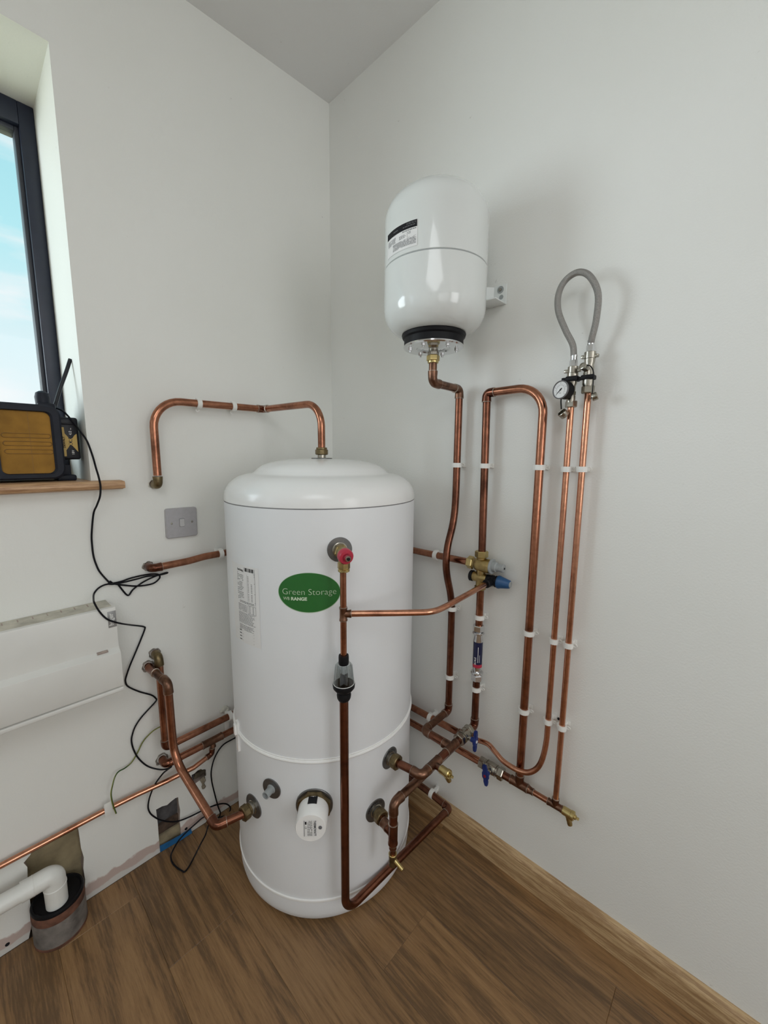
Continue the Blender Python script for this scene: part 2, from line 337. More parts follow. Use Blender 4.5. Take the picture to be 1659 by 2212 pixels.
M['seal'] = plain('glazing_seal', (.05, .055, .07), .5)
M['clay'] = plain('cement_dusted_clay', (.25, .225, .205), .85, noise=.3, nscale=28, bump=.5, bscale=90)
M['clay_red'] = plain('terracotta', (.20, .085, .052), .85, noise=.35, nscale=40, bump=.5, bscale=90)
M['collar'] = plain('broken_plaster_ring', (.42, .38, .33), .9, noise=.4, nscale=90, bump=.5)
M['foam'] = plain('expanding_foam', (.38, .33, .24), .8, noise=.25, nscale=60, bump=.5, bscale=120)
M['foam_d'] = plain('old_dark_foam', (.10, .082, .055), .85, noise=.3, nscale=60, bump=.5, bscale=120)
M['filler'] = plain('white_filler', (.70, .69, .62), .8, noise=.12, nscale=60, bump=.4)
M['membrane'] = plain('blue_membrane', (.020, .16, .40), .4, noise=.15)
M['earth_g'] = plain('green_insulation', (.03, .085, .02), .45)
M['earth_y'] = plain('yellow_insulation', (.22, .23, .04), .45)
def braid_mat():
    m_, n, b = new_mat('steel_braid'); L = n.links.new; tx = N(n, 'ShaderNodeNewGeometry')
    v = N(n, 'ShaderNodeTexVoronoi'); v.inputs['Scale'].default_value = 1300; L(tx.outputs['Position'], v.inputs['Vector'])
    rp = N(n, 'ShaderNodeValToRGB'); rp.color_ramp.elements[0].color = (.55, .53, .50, 1); rp.color_ramp.elements[1].color = (.24, .23, .22, 1); rp.color_ramp.elements[1].position = .7; L(v.outputs[0], rp.inputs[0]); L(rp.outputs[0], b.inputs['Base Color'])
    b.inputs['Metallic'].default_value = .9; b.inputs['Roughness'].default_value = .38; bp = N(n, 'ShaderNodeBump'); bp.inputs['Strength'].default_value = .6; bp.inputs['Distance'].default_value = .0008; L(v.outputs[0], bp.inputs['Height']); L(bp.outputs[0], b.inputs['Normal']); return m_
M['braid'] = braid_mat()
def glass_mat(name, tint, refl_rough=.02, alpha=.92):
    m_, n, b = new_mat(name); n.nodes.remove(b); L = n.links.new; o = n.nodes['Material Output']
    t = N(n, 'ShaderNodeBsdfTransparent'); t.inputs[0].default_value = (*tint, 1); g = N(n, 'ShaderNodeBsdfGlossy'); g.inputs['Roughness'].default_value = refl_rough
    fr = N(n, 'ShaderNodeLayerWeight'); fr.inputs[0].default_value = .12; mxx = N(n, 'ShaderNodeMixShader'); L(fr.outputs['Facing'], mxx.inputs[0]); L(t.outputs[0], mxx.inputs[1]); L(g.outputs[0], mxx.inputs[2]); L(mxx.outputs[0], o.inputs[0]); return m_
M['glass'] = glass_mat('window_glass', (.97, .99, .99))
M['clear'] = glass_mat('clear_plastic', (.86, .88, .88), .08)

# ================================================================ the room
def struct(name, g, mat, parent=None, label=None, angle=35):
    t = [Vector(v) for v in g[0]]; base = Vector(((min(v.x for v in t)+max(v.x for v in t))/2, (min(v.y for v in t)+max(v.y for v in t))/2, min(v.z for v in t)))
    me = mesh_from(name, ([v-base for v in t], g[1]), mat, angle); o = bpy.data.objects.new(name, me); C.objects.link(o); o.location = base
    if parent: o.parent = parent; o.location = base - parent.location
    else: o['kind'] = 'structure'
    if label: o['label'] = label
    return o
def top_z(x): return 2.589 + .066*x
chase = [(-1.0706, 0.0000, 0.0017), (-1.0593, -0.0000, 0.0438), (-1.0584, 0.0000, 0.1165), (-1.0579, 0.0000, 0.1638), (-1.0547, 0.0000, 0.2096), (-1.0605, 0.0000, 0.2273), (-1.0455, 0.0000, 0.2402), (-1.040, 0, .262), (-.946, 0, .262), (-0.9428, 0.0000, 0.2325), (-0.9421, 0.0000, 0.1758), (-0.9383, 0.0000, 0.1420), (-0.9421, -0.0000, 0.1081), (-0.9409, 0.0000, 0.0695), (-0.9449, 0.0000, 0.0338), (-0.9433, 0.0000, -0.0011)]
hole2 = [(-0.7453, 0.0000, 0.0016), (-0.7459, 0.0000, 0.0561), (-0.7454, 0.0000, 0.1056), (-0.7472, 0.0000, 0.1598), (-0.7294, 0.0000, 0.1589), (-0.7144, 0.0000, 0.1533), (-0.7013, 0.0000, 0.1579), (-0.6881, 0.0000, 0.1608), (-0.6795, 0.0000, 0.1583), (-0.6794, 0.0000, 0.1355), (-0.6768, 0.0000, 0.1071), (-0.6805, 0.0000, 0.0708), (-0.6795, 0.0000, 0.0379), (-0.6790, 0.0000, -0.0021)]
def floor_ends(p): p = [list(q) for q in p]; p[0][2] = 0; p[-1][2] = 0; return p
chase, hole2 = floor_ends(chase), floor_ends(hole2)
hole1 = [(-0.6307, 0.0000, 0.1693), (-0.6347, 0.0000, 0.1932), (-0.6328, 0.0000, 0.2115), (-0.6236, 0.0000, 0.2109), (-0.6141, 0.0000, 0.2155), (-0.6015, 0.0000, 0.2147), (-0.5882, 0.0000, 0.1973), (-0.5875, 0.0000, 0.1805), (-0.5973, 0.0000, 0.1778), (-0.6086, 0.0000, 0.1743), (-0.6196, 0.0000, 0.1727)]
WX0, WX1, WZ0, WZ1 = -1.95, -.835, 1.200, 2.244
win = [(WX0, 0, WZ0), (WX1, 0, WZ0), (WX1, 0, WZ1), (WX0, 0, WZ1)]
outer = [(-3.2, 0, 0)] + chase + hole2 + [(0, 0, 0), (0, 0, top_z(0)), (-3.2, 0, top_z(-3.2))]
loops = [[Vector(p) for p in outer], [Vector(p) for p in win], [Vector(p) for p in hole1]]
tris = tessellate_polygon(loops); vv = [v for l in loops for v in l]
wall_l = struct('wall_left', (vv, [tuple(t) for t in tris]), M['wall_l'], angle=-1)
def edge_strip(poly, closed, depth, jit=.0015):
    v, fc = [], []; n = len(poly)
    for p in poly: v += [Vector(p), Vector(p)+Vector((random.uniform(-jit, jit), depth, random.uniform(-jit, jit)))]
    for i in range(n if closed else n-1): j = (i+1) % n; fc.append((2*i, 2*j, 2*j+1, 2*i+1))
    return v, fc
for e_ in ((chase, False), (hole2, False), (hole1, True)): struct('board_edge', edge_strip(e_[0], e_[1], .03), M['board_edge'], wall_l, label='torn bare plasterboard edge')
# masonry core of the wall, with the window opening left free, seen at the back of the cut-outs
core = merge(box((-3.35, .03, -.05), (WX0-.001, .33, 2.75)), box((WX1+.001, .03, -.05), (.15, .33, 2.75)), box((WX0-.001, .03, -.05), (WX1+.001, .33, WZ0-.001)), box((WX0-.001, .03, WZ1+.001), (WX1+.001, .33, 2.75)))
struct('wall_core', core, M['adhesive'], wall_l)
struct('cavity_back', box((-.75, .022, .0), (-.60, .0295, .235)), M['dark_cavity'], wall_l, label='dark grey rubble inside the wall cut-out')
struct('cavity_ledge', box((-.746, .006, .0), (-.672, .03, .052), .002), M['cavity_timber'], wall_l, label='pale batten at the foot of the cut-out')
struct('cavity_rubble', box((-.746, .012, .052), (-.672, .03, .085), .004), M['cavity_brown'], wall_l)
struct('window_reveal', ([Vector(p) for p in [(WX0, 0, WZ0), (WX1, 0, WZ0), (WX1, 0, WZ1), (WX0, 0, WZ1), (WX0, .27, WZ0), (WX1, .27, WZ0), (WX1, .27, WZ1), (WX0, .27, WZ1)]], [(1, 5, 6, 2), (2, 6, 7, 3), (0, 3, 7, 4), (0, 4, 5, 1)]), M['reveal'], wall_l)
wr = struct('wall_right', box((0, -3.75, -.05), (.15, .33, 2.75)), M['wall_r'])
struct('wall_back', box((-3.35, -3.75, -.05), (0, -3.6, 2.75)), M['wall_r'])
struct('wall_far_left', box((-3.35, -3.6, -.05), (-3.2, .03, 2.75)), M['wall_r'])
cz = [(-3.35, -3.75, top_z(-3.35)), (.15, -3.75, top_z(.15)), (.15, .33, top_z(.15)), (-3.35, .33, top_z(-3.35))]
struct('ceiling', prism(cz, (0, 0, 1), .2), M['ceil'])
# floor: subfloor with one object per board
fl = struct('floor', box((-3.35, -3.75, -.06), (.15, .33, -.0082)), M['cavity_brown'])
def plank_geo(w, l):
    x, y, c = w/2, l/2, .0009
    v = [(-x, -y, -.008), (x, -y, -.008), (x, y, -.008), (-x, y, -.008), (-x, -y, -c), (x, -y, -c), (x, y, -c), (-x, y, -c), (-x+c, -y+c, 0), (x-c, -y+c, 0), (x-c, y-c, 0), (-x+c, y-c, 0)]
    return [Vector(p) for p in v], [(0, 1, 5, 4), (1, 2, 6, 5), (2, 3, 7, 6), (3, 0, 4, 7), (4, 5, 9, 8), (5, 6, 10, 9), (6, 7, 11, 10), (7, 4, 8, 11), (8, 9, 10, 11)]
seams = [-.002] + [-.087-.1865*k for k in range(17)] + [-3.2]
first = [-.62, -1.18, -.74, -.98, -.342, -.093, -.80, -.40, -1.05, -.25, -.7, -1.2, -.5, -.9, -.3, -1.0, -.6, -.2]
cache = {}
for k, (a, b) in enumerate(zip(seams, seams[1:])):
    ys = [-.001, first[k % len(first)]]
    while ys[-1] > -3.6: ys.append(max(ys[-1]-1.38, -3.6))
    for p, q in zip(ys, ys[1:]):
        w, l = round(a-b-.0002, 4), round(p-q-.0002, 4)
        if l < .01: continue
        if (w, l) not in cache: cache[(w, l)] = mesh_from('plank', plank_geo(w, l), M['plank'], 20)
        o = bpy.data.objects.new('plank', cache[(w, l)]); C.objects.link(o); o.parent = fl
        o.location = Vector(((a+b)/2, (p+q)/2, 0)) - fl.location
# skirting, right wall only
sk = [(0, 0, 0), (-.0215, 0, 0), (-.0215, 0, .060), (-.0205, 0, .068), (-.017, 0, .0755), (-.011, 0, .0805), (-.004, 0, .0825), (0, 0, .0825)]
struct('baseboard_right', prism([(x-.0002, -3.6, z) for x, y, z in sk], (0, 1, 0), 3.598), M['pine'])
# window sill board with rounded nose and horn
sb = [(-.0, 0), (.0, 0)]
prof = [(.27, 1.2005), (-.030, 1.2005), (-.039, 1.2035), (-.043, 1.209), (-.0435, 1.2125), (-.042, 1.2185), (-.036, 1.2235), (-.030, 1.2245), (.27, 1.2245)]
inner = prism([(WX0+.001, y, z) for y, z in prof if True], (1, 0, 0), WX1-WX0-.002)
horn = prism([(WX1-.001, min(y, -.0005), z) for y, z in prof], (1, 0, 0), .060, bev=0)
tip = [(-.776, y, z) for y, z in prof]
tipg = merge(prism([(-.776, min(y, -.0005), z) for y, z in prof], (1, 0, 0), .006), prism([(-.770, min(max(y, -.040), -.0005), min(max(z, 1.2025), 1.2225)) for y, z in prof], (1, 0, 0), .004))
lhorn = prism([(WX0-.06, min(y, -.0005), z) for y, z in prof], (1, 0, 0), .061)
struct('trim_1', merge(inner, horn, tipg, lhorn), M['pine_x'])
# window: frame, seal, pane
fx0, fx1, fz0, fz1 = WX0+.001, WX1-.001, 1.2255, 2.2435
def rect_frame(x0, x1, z0, z1, y0, y1, w, wt=None, wb=None):
    wt = wt or w; wb = wb or w
    return merge(box((x0, y0, z0), (x0+w, y1, z1), .002), box((x1-w, y0, z0), (x1, y1, z1), .002), box((x0+w, y0, z1-wt), (x1-w, y1, z1), .002), box((x0+w, y0, z0), (x1-w, y1, z0+wb), .002))
w1 = struct('window_1', rect_frame(fx0, fx1, fz0, fz1, .265, .332, .034, .058, .055), M['frame'])
struct('sash', rect_frame(fx0+.034, fx1-.034, fz0+.055, fz1-.058, .282, .325, .010, .012, .012), M['seal'], w1, label='darker inner glazing bead')
struct('pane', box((fx0+.044, .298, fz0+.067), (fx1-.044, .304, fz1-.070)), M['glass'], w1)

# ================================================================ plumbing helpers
def ring(o, ax, rad, h): return lathe([(rad*.9, -h/2), (rad, -h/4), (rad, h/4), (rad*.9, h/2)], o, ax, 20)
def elbow(T, a, c, b, r=.011, L=None, mat='copper_f', name='elbow'):
    """end-feed elbow at corner c between directions towards a and b"""
    a, c, b = Vector(a), Vector(c), Vector(b); da, db = (a-c).normalized(), (b-c).normalized(); L = L or r*2.4
    p = fillet([c+da*L, c, c+db*L], r*1.35, 8); n = len(p)
    rad = [r+.0016]*n; rad[0] = rad[-1] = r+.0022
    p = [p[0], p[0]-da*.003] + p[1:-1] + [p[-1]-db*.003, p[-1]]; rad = [r+.0022, r+.0022] + [r+.0014]*(len(p)-4) + [r+.0022, r+.0022]
    k = T.part(name, tube(p, rad, 20), M[mat]); T.part('solder_ring', ring(c+da*L, da, r+.0022, .0025), M['solder'], sub=k); T.part('solder_ring', ring(c+db*L, db, r+.0022, .0025), M['solder'], sub=k); return k
def tee(T, c, d, br, r=.011, rb=None, L=None, Lb=None, mat='copper_f'):
    c, d, br = Vector(c), Vector(d).normalized(), Vector(br).normalized(); rb = rb or r; L = L or r*2.0; Lb = Lb or r+rb*1.4
    g = merge(lathe([(r+.0022, -L), (r+.0022, -L+.003), (r+.0014, -L+.005), (r+.0014, L-.005), (r+.0022, L-.003), (r+.0022, L)], c, d, 20), lathe([(rb+.0014, 0), (rb+.0014, Lb-.005), (rb+.0022, Lb-.003), (rb+.0022, Lb)], c, br, 20))
    k = T.part('tee', g, M[mat]); [T.part('solder_ring', q_, M['solder'], sub=k) for q_ in (ring(c-d*L, d, r+.0022, .0025), ring(c+d*L, d, r+.0022, .0025), ring(c+br*Lb, br, rb+.0022, .0025))]
def coupling(T, c, d, r=.011, L=.014, mat='copper_f', r2=None):
    c, d = Vector(c), Vector(d).normalized(); r2 = r2 or r
    k = T.part('coupling', lathe([(r+.0022, -L), (r+.0022, -L+.003), (r+.0014, -L+.005), (r2+.0014, L-.005), (r2+.0022, L-.003), (r2+.0022, L)], c, d, 20), M[mat])
    [T.part('solder_ring', q_, M['solder'], sub=k) for q_ in (ring(c-d*L, d, r+.0022, .0022), ring(c+d*L, d, r2+.0022, .0022))]
def comp_nut(T, o, ax, rad, h, mat='brass_d', name='compression_nut', n=10, ph=.3):
    o, ax = Vector(o), Vector(ax).normalized()
    T.part(name, merge(hexnut(o, ax, rad, h*.75, ph, n), cyl(o+ax*h*.7, ax, rad*.84, h*.3, 20, .001)), M[mat], angle=25)
def pipe(T, pts, r=.011, fr=0, mat='copper', name='pipe', seg=20):
    T.part(name, tube(fillet(pts, fr) if fr else [Vector(p) for p in pts], r, seg), M[mat])

# ================================================================ hot water cylinder
TX, TY, TR = -.3246, -.344, .279
def tp(deg, z, off=0): return Vector((TX+(TR+off)*math.cos(R(deg)), TY+(TR+off)*math.sin(R(deg)), z))
def tn(deg): return Vector((math.cos(R(deg)), math.sin(R(deg)), 0))
T = Thing('hot_water_cylinder', 'tall white insulated hot water cylinder with green oval badge, standing in the corner', 'water cylinder')
c0 = (TX, TY, 0)
T.part('jacket', lathe([(TR, .088), (TR, .3), (TR, .5095), (TR-.0015, .5098), (TR-.0015, .512), (TR, .5123), (TR, .8), (TR, 1.1705)], c0, seg=128, cap=False), M['tank'])
lidp = [(TR-.002, 1.1700), (TR-.002, 1.1722), (TR, 1.1724), (TR, 1.180), (TR-.0015, 1.192), (TR-.007, 1.206), (TR-.016, 1.2185), (TR-.028, 1.2285), (TR-.042, 1.2365), (TR-.060, 1.2415), (TR-.074, 1.244), (.200, 1.2455), (.194, 1.2495), (.186, 1.2575), (.174, 1.266), (.155, 1.2735), (.130, 1.2795), (.10, 1.2835), (.06, 1.286), (0, 1.287)]
T.part('lid', lathe(lidp, c0, seg=128, cap=False), M['lid'])
T.part('lid_gap', lathe([(TR-.004, 1.168), (TR+.0002, 1.1698), (TR+.0002, 1.1716), (TR-.004, 1.173)], c0, seg=128, cap=False), M['seam'])
T.part('base', lathe([(0, .0), (TR-.040, .0), (TR-.026, .0035), (TR-.013, .012), (TR-.004, .026), (TR-.0005, .042), (TR+.0002, .06), (TR+.0002, .084)], c0, seg=128, cap=False), M['tank'])
T.part('base_trim', lathe([(TR-.001, .083), (TR+.0028, .0845), (TR+.0034, .0875), (TR+.0028, .0905), (TR-.001, .092)], c0, seg=128, cap=False), M['trim'])
sg = [(TR-.001, -.0068), (TR+.0038, -.0055), (TR+.0046, -.0035), (TR+.0038, -.001), (TR+.0004, .0004), (TR+.0012, .002), (TR+.0020, .0042), (TR-.001, .0055)]
kb = T.part('nylon_band', lathe([(a, b+.5135) for a, b in sg], c0, seg=128, cap=False), M['trim'])
# clasp of the band at the left side
def patch(u0, u1, z0, z1, deg, off0, off1):
    a = wrap(grid2d(u0, z0, u1, z1, 6), (TX, TY), TR+off0, R(deg), 0); b = wrap(grid2d(u0, z0, u1, z1, 6), (TX, TY), TR+off1, R(deg), 0)
    n = len(a[0]); m_ = 7; per = list(range(m_)) + [2*m_-1] + list(range(2*m_-2, m_-1, -1)); fc = [q for q in b[1]]; v = list(b[0]) + list(a[0])
    fc += [(per[i], per[(i+1) % len(per)], per[(i+1) % len(per)]+n, per[i]+n) for i in range(len(per))]; return v, fc
T.part('clasp', merge(patch(-.012, .004, .455, .545, 171, 0, .006), patch(-.014, -.002, .505, .535, 171, .006, .012)), M['trim'])
T.part('badge_rim', None or merge(([Vector(tp(0, 0))]*0, [])), M['badge_rim']) if False else None
def ellipse_wrap(hw, hh, deg, z, off, n=72, rings=8):
    v = [(0, 0)]; fc = []
    for k in range(1, rings+1):
        for i in range(n): a = 2*math.pi*i/n; v.append((hw*k/rings*math.cos(a), hh*k/rings*math.sin(a)))
    for i in range(n): fc.append((0, 1+i, 1+(i+1) % n))
    for k in range(rings-1):
        for i in range(n): j = (i+1) % n; fc.append((1+k*n+i, 1+(k+1)*n+i, 1+(k+1)*n+j, 1+k*n+j))
    return wrap((v, fc), (TX, TY), TR+off, R(deg), z)
kr = T.part('badge_rim', ellipse_wrap(.0772, .0508, -135.3, .9663, .0006), M['badge_rim'], angle=-1)
kb = T.part('badge', ellipse_wrap(.0760, .0496, -135.3, .9668, .0010), M['badge'], label='green oval badge with two lines of pale lettering', angle=-1)
t1 = text2d('Green Storage', .0222, -.0004); w_ = max(a for a, b in t1[0]); t1 = ([(a*.1335/w_, b) for a, b in t1[0]], t1[1])
T.part('lettering', wrap(t1, (TX, TY), TR+.0016, R(-149.0), .9615), M['badge_text'], sub=kb, angle=-1)
t2 = text2d('WB', .0112); w_ = max(a for a, b in t2[0]); t2 = ([(a*.0165/w_, b) for a, b in t2[0]], t2[1])
t3 = text2d('RANGE', .0112, .0005); w_ = max(a for a, b in t3[0]); t3 = ([(a*.0400/w_+.0198, b) for a, b in t3[0]], t3[1])
T.part('lettering', wrap(merge(t2, t3), (TX, TY), TR+.0016, R(-148.4), .9475), M['badge_text'], sub=kb, angle=-1)
# data label: tables and paragraphs of small print
kl = T.part('data_label', wrap(grid2d(0, .806, .1155, 1.018, 10), (TX, TY), TR+.0006, R(-186.5), 0), M['paper'], angle=-1)
rnd = random.Random(3)
def words(x0, x1, y, h, dens=.8):
    q = []; x = x0
    while x < x1-.002:
        w = rnd.uniform(.003, .008); w = min(w, x1-x)
        if rnd.random() < dens: q.append((x, y, x+w, y+h))
        x += w+rnd.uniform(.0010, .0018)
    return q
rc = []
tb = text2d('Green Storage', .0085, .0002); 
def outline(x0, y0, x1, y1, t=.0006): return [(x0, y0, x1, y0+t), (x0, y1-t, x1, y1), (x0, y0, x0+t, y1), (x1-t, y0, x1, y1)]
rc += [(.055, .194, .1030, .1946), (.1024, .155, .103, .207)]
for i in range(9): rc.append((.062+i*.0042, .197, .062+i*.0042+rnd.choice([.001, .002, .003]), .2065))
rc += [(.030, .1905, .103, .1915), (.030, .1865, .103, .1872)]
rc += [(.1024, .112, .103, .19)]
yy = .184
for blk, rows in (('a', 4), ('b', 6), ('c', 5)):
    for r_ in range(rows): rc += words(.030, .058, yy, .0011, .85); rc += [(.0765, yy, .0795, yy+.0012)]; (rc.append((.088, yy, .0925, yy+.0012)) if blk != 'a' else None); yy -= .0042
    rc += [(.030, yy+.0018, .103, yy+.0026)]; yy -= .0022
rc += [(.0765-.003, .118, .0765-.0026, .19)]
for r_ in range(2): rc += words(.038, .098, yy, .0012, .95); yy -= .0032
yy -= .003; y0_ = yy
for r_ in range(6): rc += words(.030, .068, yy, .0010, .9); rc += [(.078, yy, .083, yy+.001), (.091, yy, .096, yy+.001)]; yy -= .0034
rc += outline(.073, yy+.001, .103, y0_+.003)
yy -= .002
for r_ in range(10): rc += words(.030, .1000-rnd.uniform(0, .012), yy, .0009, .97); yy -= .0031
yy -= .003
for r_ in range(5): rc += words(.032, .098-rnd.uniform(0, .02), yy, .0009, .97); yy -= .0031
for r_ in range(4): rc += [(.030, yy-.002, .040, yy+.0002), (.043, yy-.0016, .094, yy-.0013)]; yy -= .0085
rc = [q for q in rc if q[1] > .004]
T.part('small_print', wrap(quads2d(rc), (TX, TY), TR+.0010, R(-186.5), .806), M['ink'], sub=kl, angle=-1)
tb = ([(a*.027/max(p for p, q in tb[0])+.030, b) for a, b in tb[0]], tb[1])
T.part('heading', wrap(shift2d(tb, 0, .1955), (TX, TY), TR+.0010, R(-186.5), .806), M['ink'], sub=kl, angle=-1)
# boss plates
def boss(deg, z, rp, text=None, rs=.0165, ls=.014):
    n = tn(deg); o = tp(deg, z); x = Vector((-n.y, n.x, 0)); k = T.part('boss_plate', lathe([(rp, -.006), (rp, .0012), (rp-.001, .0020), (.004, .0020)], o, n, 40, True), M['steel'])
    if rs: T.part('boss', lathe([(rs+.002, .0), (rs+.002, .004), (rs, .005), (rs, ls)], o, n, 24), M['chrome'] if False else M['nickel'], sub=k)
    if text:
        vs2, fs2 = [], []; n_ = len(text)
        for i, ch in enumerate(text):
            if ch == ' ': continue
            g = text2d(ch, .0075, .0001, 'CENTER'); a = math.pi/2 + (i-(n_-1)/2)*-.19*1.25; rb_ = rp*.70
            q = [(px*math.cos(a-math.pi/2)-(py+rb_)*math.sin(a-math.pi/2), px*math.sin(a-math.pi/2)+(py+rb_)*math.cos(a-math.pi/2)) for px, py in g[0]]
            b0 = len(vs2); vs2 += q; fs2 += [tuple(j+b0 for j in ff) for ff in g[1]]
        T.part('lettering', flat((vs2, fs2), o+n*.0025, x, (0, 0, 1)), M['ink'], sub=k, angle=-1)
    return k
DB1, DB2, DBL, DTH, DIM, DPR = -87.9, -99.0, -174.5, -159.3, -134.6, -119.8
boss(DB1, .4445, .0305, 'COLD FEED'); boss(DB2, .312, .0325, 'PRIMARY COIL'); boss(DBL, .323, .0335, None); boss(DTH, .413, .0285, None, None); boss(DPR, 1.072, .0305, None)
boss_top = T.part('boss_plate', lathe([(.031, 1.2855), (.031, 1.2885), (.030, 1.289), (.005, 1.289)], c0, seg=40), M['steel'])
T.part('boss', cyl((TX, TY, 1.288), (0, 0, 1), .0125, .014, 24), M['nickel'], sub=boss_top)
# thermostat pocket: open tube in the left upper plate
n = tn(DTH); o = tp(DTH, .413)
T.part('sensor_pocket', merge(lathe([(.0125, 0), (.0125, .003), (.0098, .004), (.0098, .026), (.0076, .026), (.0070, .004), (0, .004)], o, n, 24, False)), M['grey_cap'])
# immersion heater: plate, octagonal brass nut, white cap with rating label
n = tn(DIM); o = tp(DIM, .385); xh = Vector((-n.y, n.x, 0))
kp = T.part('immersion_plate', lathe([(.0485, -.010), (.0485, .001), (.047, .0022), (.01, .0022)], o, n, 48), M['steel'], label='large dark round plate behind the immersion heater')
T.part('hexagon_nut', hexnut(o+n*.002, n, .0455, .012, .35, 8), M['brass_d'], sub=kp, angle=20)
o2 = o + n*.012
kc = T.part('immersion_cap', lathe([(.0385, 0), (.0395, .003), (.0385, .052), (.0370, .0545), (0, .0545)], o2, n, 48), M['trim'], label='white plastic cap of the immersion heater')
T.part('black_window', merge(prism([o2+xh*a+n*b+Vector((0, 0, c)) for a, b, c in ((-.0115, .003, .0372), (.0115, .003, .0372), (.0115, .024, .0378), (-.0115, .024, .0378))], (0, 0, 1), .0022)), M['rubber'], sub=kc)
oc = o2+n*.0549
lab = flat(grid2d(-.016, -.0235, .017, .0235, 1), oc+xh*-.002, xh, (0, 0, 1)); T.part('rating_label', lab, M['paper'], sub=kc, angle=-1)
def rot2(g, a): c_, s_ = math.cos(a), math.sin(a); return [(p*c_-q*s_, p*s_+q*c_) for p, q in g[0]], g[1]
tt = text2d('THERMOWATT', .0078, .0002, 'CENTER'); w_ = max(a for a, b in tt[0])-min(a for a, b in tt[0]); tt = rot2(([(a*.043/w_, b) for a, b in tt[0]], tt[1]), -math.pi/2)
q = [(-.0165, -.022, -.0155, .022), (-.0140, .011, -.0100, .019)]
for i in range(4): q += [(b0, a0, b0+.0011, a1) for a0, b0, a1, b1 in words(-.021, .021, -.0070+i*.0030, .001, .9)]
cem = rot2(text2d('CE', .006), -math.pi/2)
T.part('label_print', flat(merge(shift2d(tt, .0078, 0), quads2d(q), shift2d(cem, -.0140, .006)), oc+n*.0003, xh, (0, 0, 1)), M['ink'], sub=kc, angle=-1)
T.part('cap_screw', lathe([(.0045, 0), (.0045, .0012), (.003, .0016), (.0028, .0004), (0, .0004)], oc+xh*.0235+Vector((0, 0, .002)), n, 16, False), M['ink_grey'], sub=kc)
T.done(loc=(TX, TY, 0))

# ================================================================ pipes above and beside the cylinder
T = Thing('hot_outlet_pipe', 'copper pipe arching from the cylinder top to the left wall and down into it', 'pipe', None)
comp_nut(T, (TX, TY, 1.298), (0, 0, 1), .0190, .022)
pipe(T, [(TX, TY, 1.312), (TX, TY, 1.450), (-.333, -.062, 1.452)], fr=.070, mat='copper')
elbow(T, (-.333, -.2, 1.452), (-.334, -.038, 1.452), (-.6, -.038, 1.450), L=.024, mat='copper_d')
pipe(T, [(-.358, -.038, 1.452), (-.6835, -.038, 1.449), (-.683, -.038, 1.235)], fr=.078, mat='copper')
elbow(T, (-.683, -.038, 1.4), (-.683, -.038, 1.208), (-.683, 0, 1.208), L=.024, mat='brass_d')
pipe(T, [(-.683, -.016, 1.208), (-.683, .0, 1.208)], mat='copper_d', name='wall_stub'); T.done()

T = Thing('hot_supply_pipe', 'copper pipe at mid height behind the cylinder from left wall to brass valve', 'pipe')
pipe(T, [(-.7155, -.012, .9635), (-.7155, 0, .9635)], mat='copper_d', name='wall_stub')
elbow(T, (-.7155, 0, .9635), (-.7155, -.035, .9635), (-.5, -.035, .966), mat='copper_d')
pipe(T, [(-.69, -.035, .9640), (-.612, -.035, .966), (-.56, -.035, .9715), (-.033, -.035, .974), (-.033, -.690, .9765)], fr=[.2, .2, .045], mat='copper'); T.done()

T = Thing('cold_main_riser', 'copper pipe from upper wall hole running low behind the cylinder to the looped pipe', 'pipe')
elbow(T, (-.7155, 0, .686), (-.7155, -.035, .686), (-.7155, -.035, .5), mat='brass_d')
pipe(T, [(-.7155, -.010, .686), (-.7155, .0, .686)], mat='copper_d', name='wall_stub')
pipe(T, [(-.7155, -.035, .662), (-.7155, -.035, .405)], mat='copper')
elbow(T, (-.7155, -.035, .5), (-.7155, -.035, .383), (-.5, -.035, .383), mat='copper_d')
pipe(T, [(-.692, -.035, .383), (-.033, -.035, .386), (-.033, -.690, .396)], fr=.045, mat='copper'); T.done()

T = Thing('filling_pipe', 'slim copper pipe bending up to the valve with the pressure gauge', 'pipe')
pipe(T, smooth_path([(-.033, -.678, .396), (-.034, -.71, .398), (-.037, -.745, .410), (-.042, -.785, .420), (-.050, -.815, .413), (-.056, -.845, .404), (-.058, -.890, .404), (-.052, -.922, .414), (-.042, -.944, .446), (-.033, -.953, .51), (-.030, -.953, .60), (-.030, -.953, .80)], 5) + [Vector((-.030, -.953, 1.10)), Vector((-.030, -.953, 1.425))], r=.0075, mat='copper_b')
coupling(T, (-.033, -.686, .3965), (0, -1, .02), .011, .012, r2=.0075); T.done()

T = Thing('return_pipe', 'slim copper pipe rising straight to the right-hand filling valve', 'pipe')
pipe(T, [(-.030, -.990, 1.450), (-.030, -.990, .60), (-.033, -.990, .42), (-.035, -.990, .362)], r=.0075, mat='copper_b'); T.done()

T = Thing('low_manifold_pipe', 'copper pipe along the foot of the right wall below the blue lever valve', 'pipe')
elbow(T, (-.7186, 0, .325), (-.7186, -.035, .325), (-.5, -.035, .325), mat='copper_d')
pipe(T, [(-.7186, -.010, .325), (-.7186, .0, .325)], mat='copper_d', name='wall_stub')
pipe(T, [(-.695, -.035, .325), (-.033, -.035, .322), (-.035, -.755, .339)], fr=.045, mat='copper')
tee(T, (-.571, -.035, .3245), (1, 0, 0), (0, -.15, -1), .011, .0075, L=.034, Lb=.022, mat='copper_f')
pipe(T, [(-.035, -.835, .3415), (-.035, -.872, .342)], mat='copper_d')
tee(T, (-.035, -.886, .3425), (0, 1, 0), (0, 0, 1), .011, .011, L=.026, Lb=.03, mat='copper_f')
coupling(T, (-.035, -.920, .3425), (0, -1, 0), .0095, .009, r2=.0080)
pipe(T, [(-.035, -.922, .3425), (-.035, -.985, .342)], r=.0078, mat='copper')
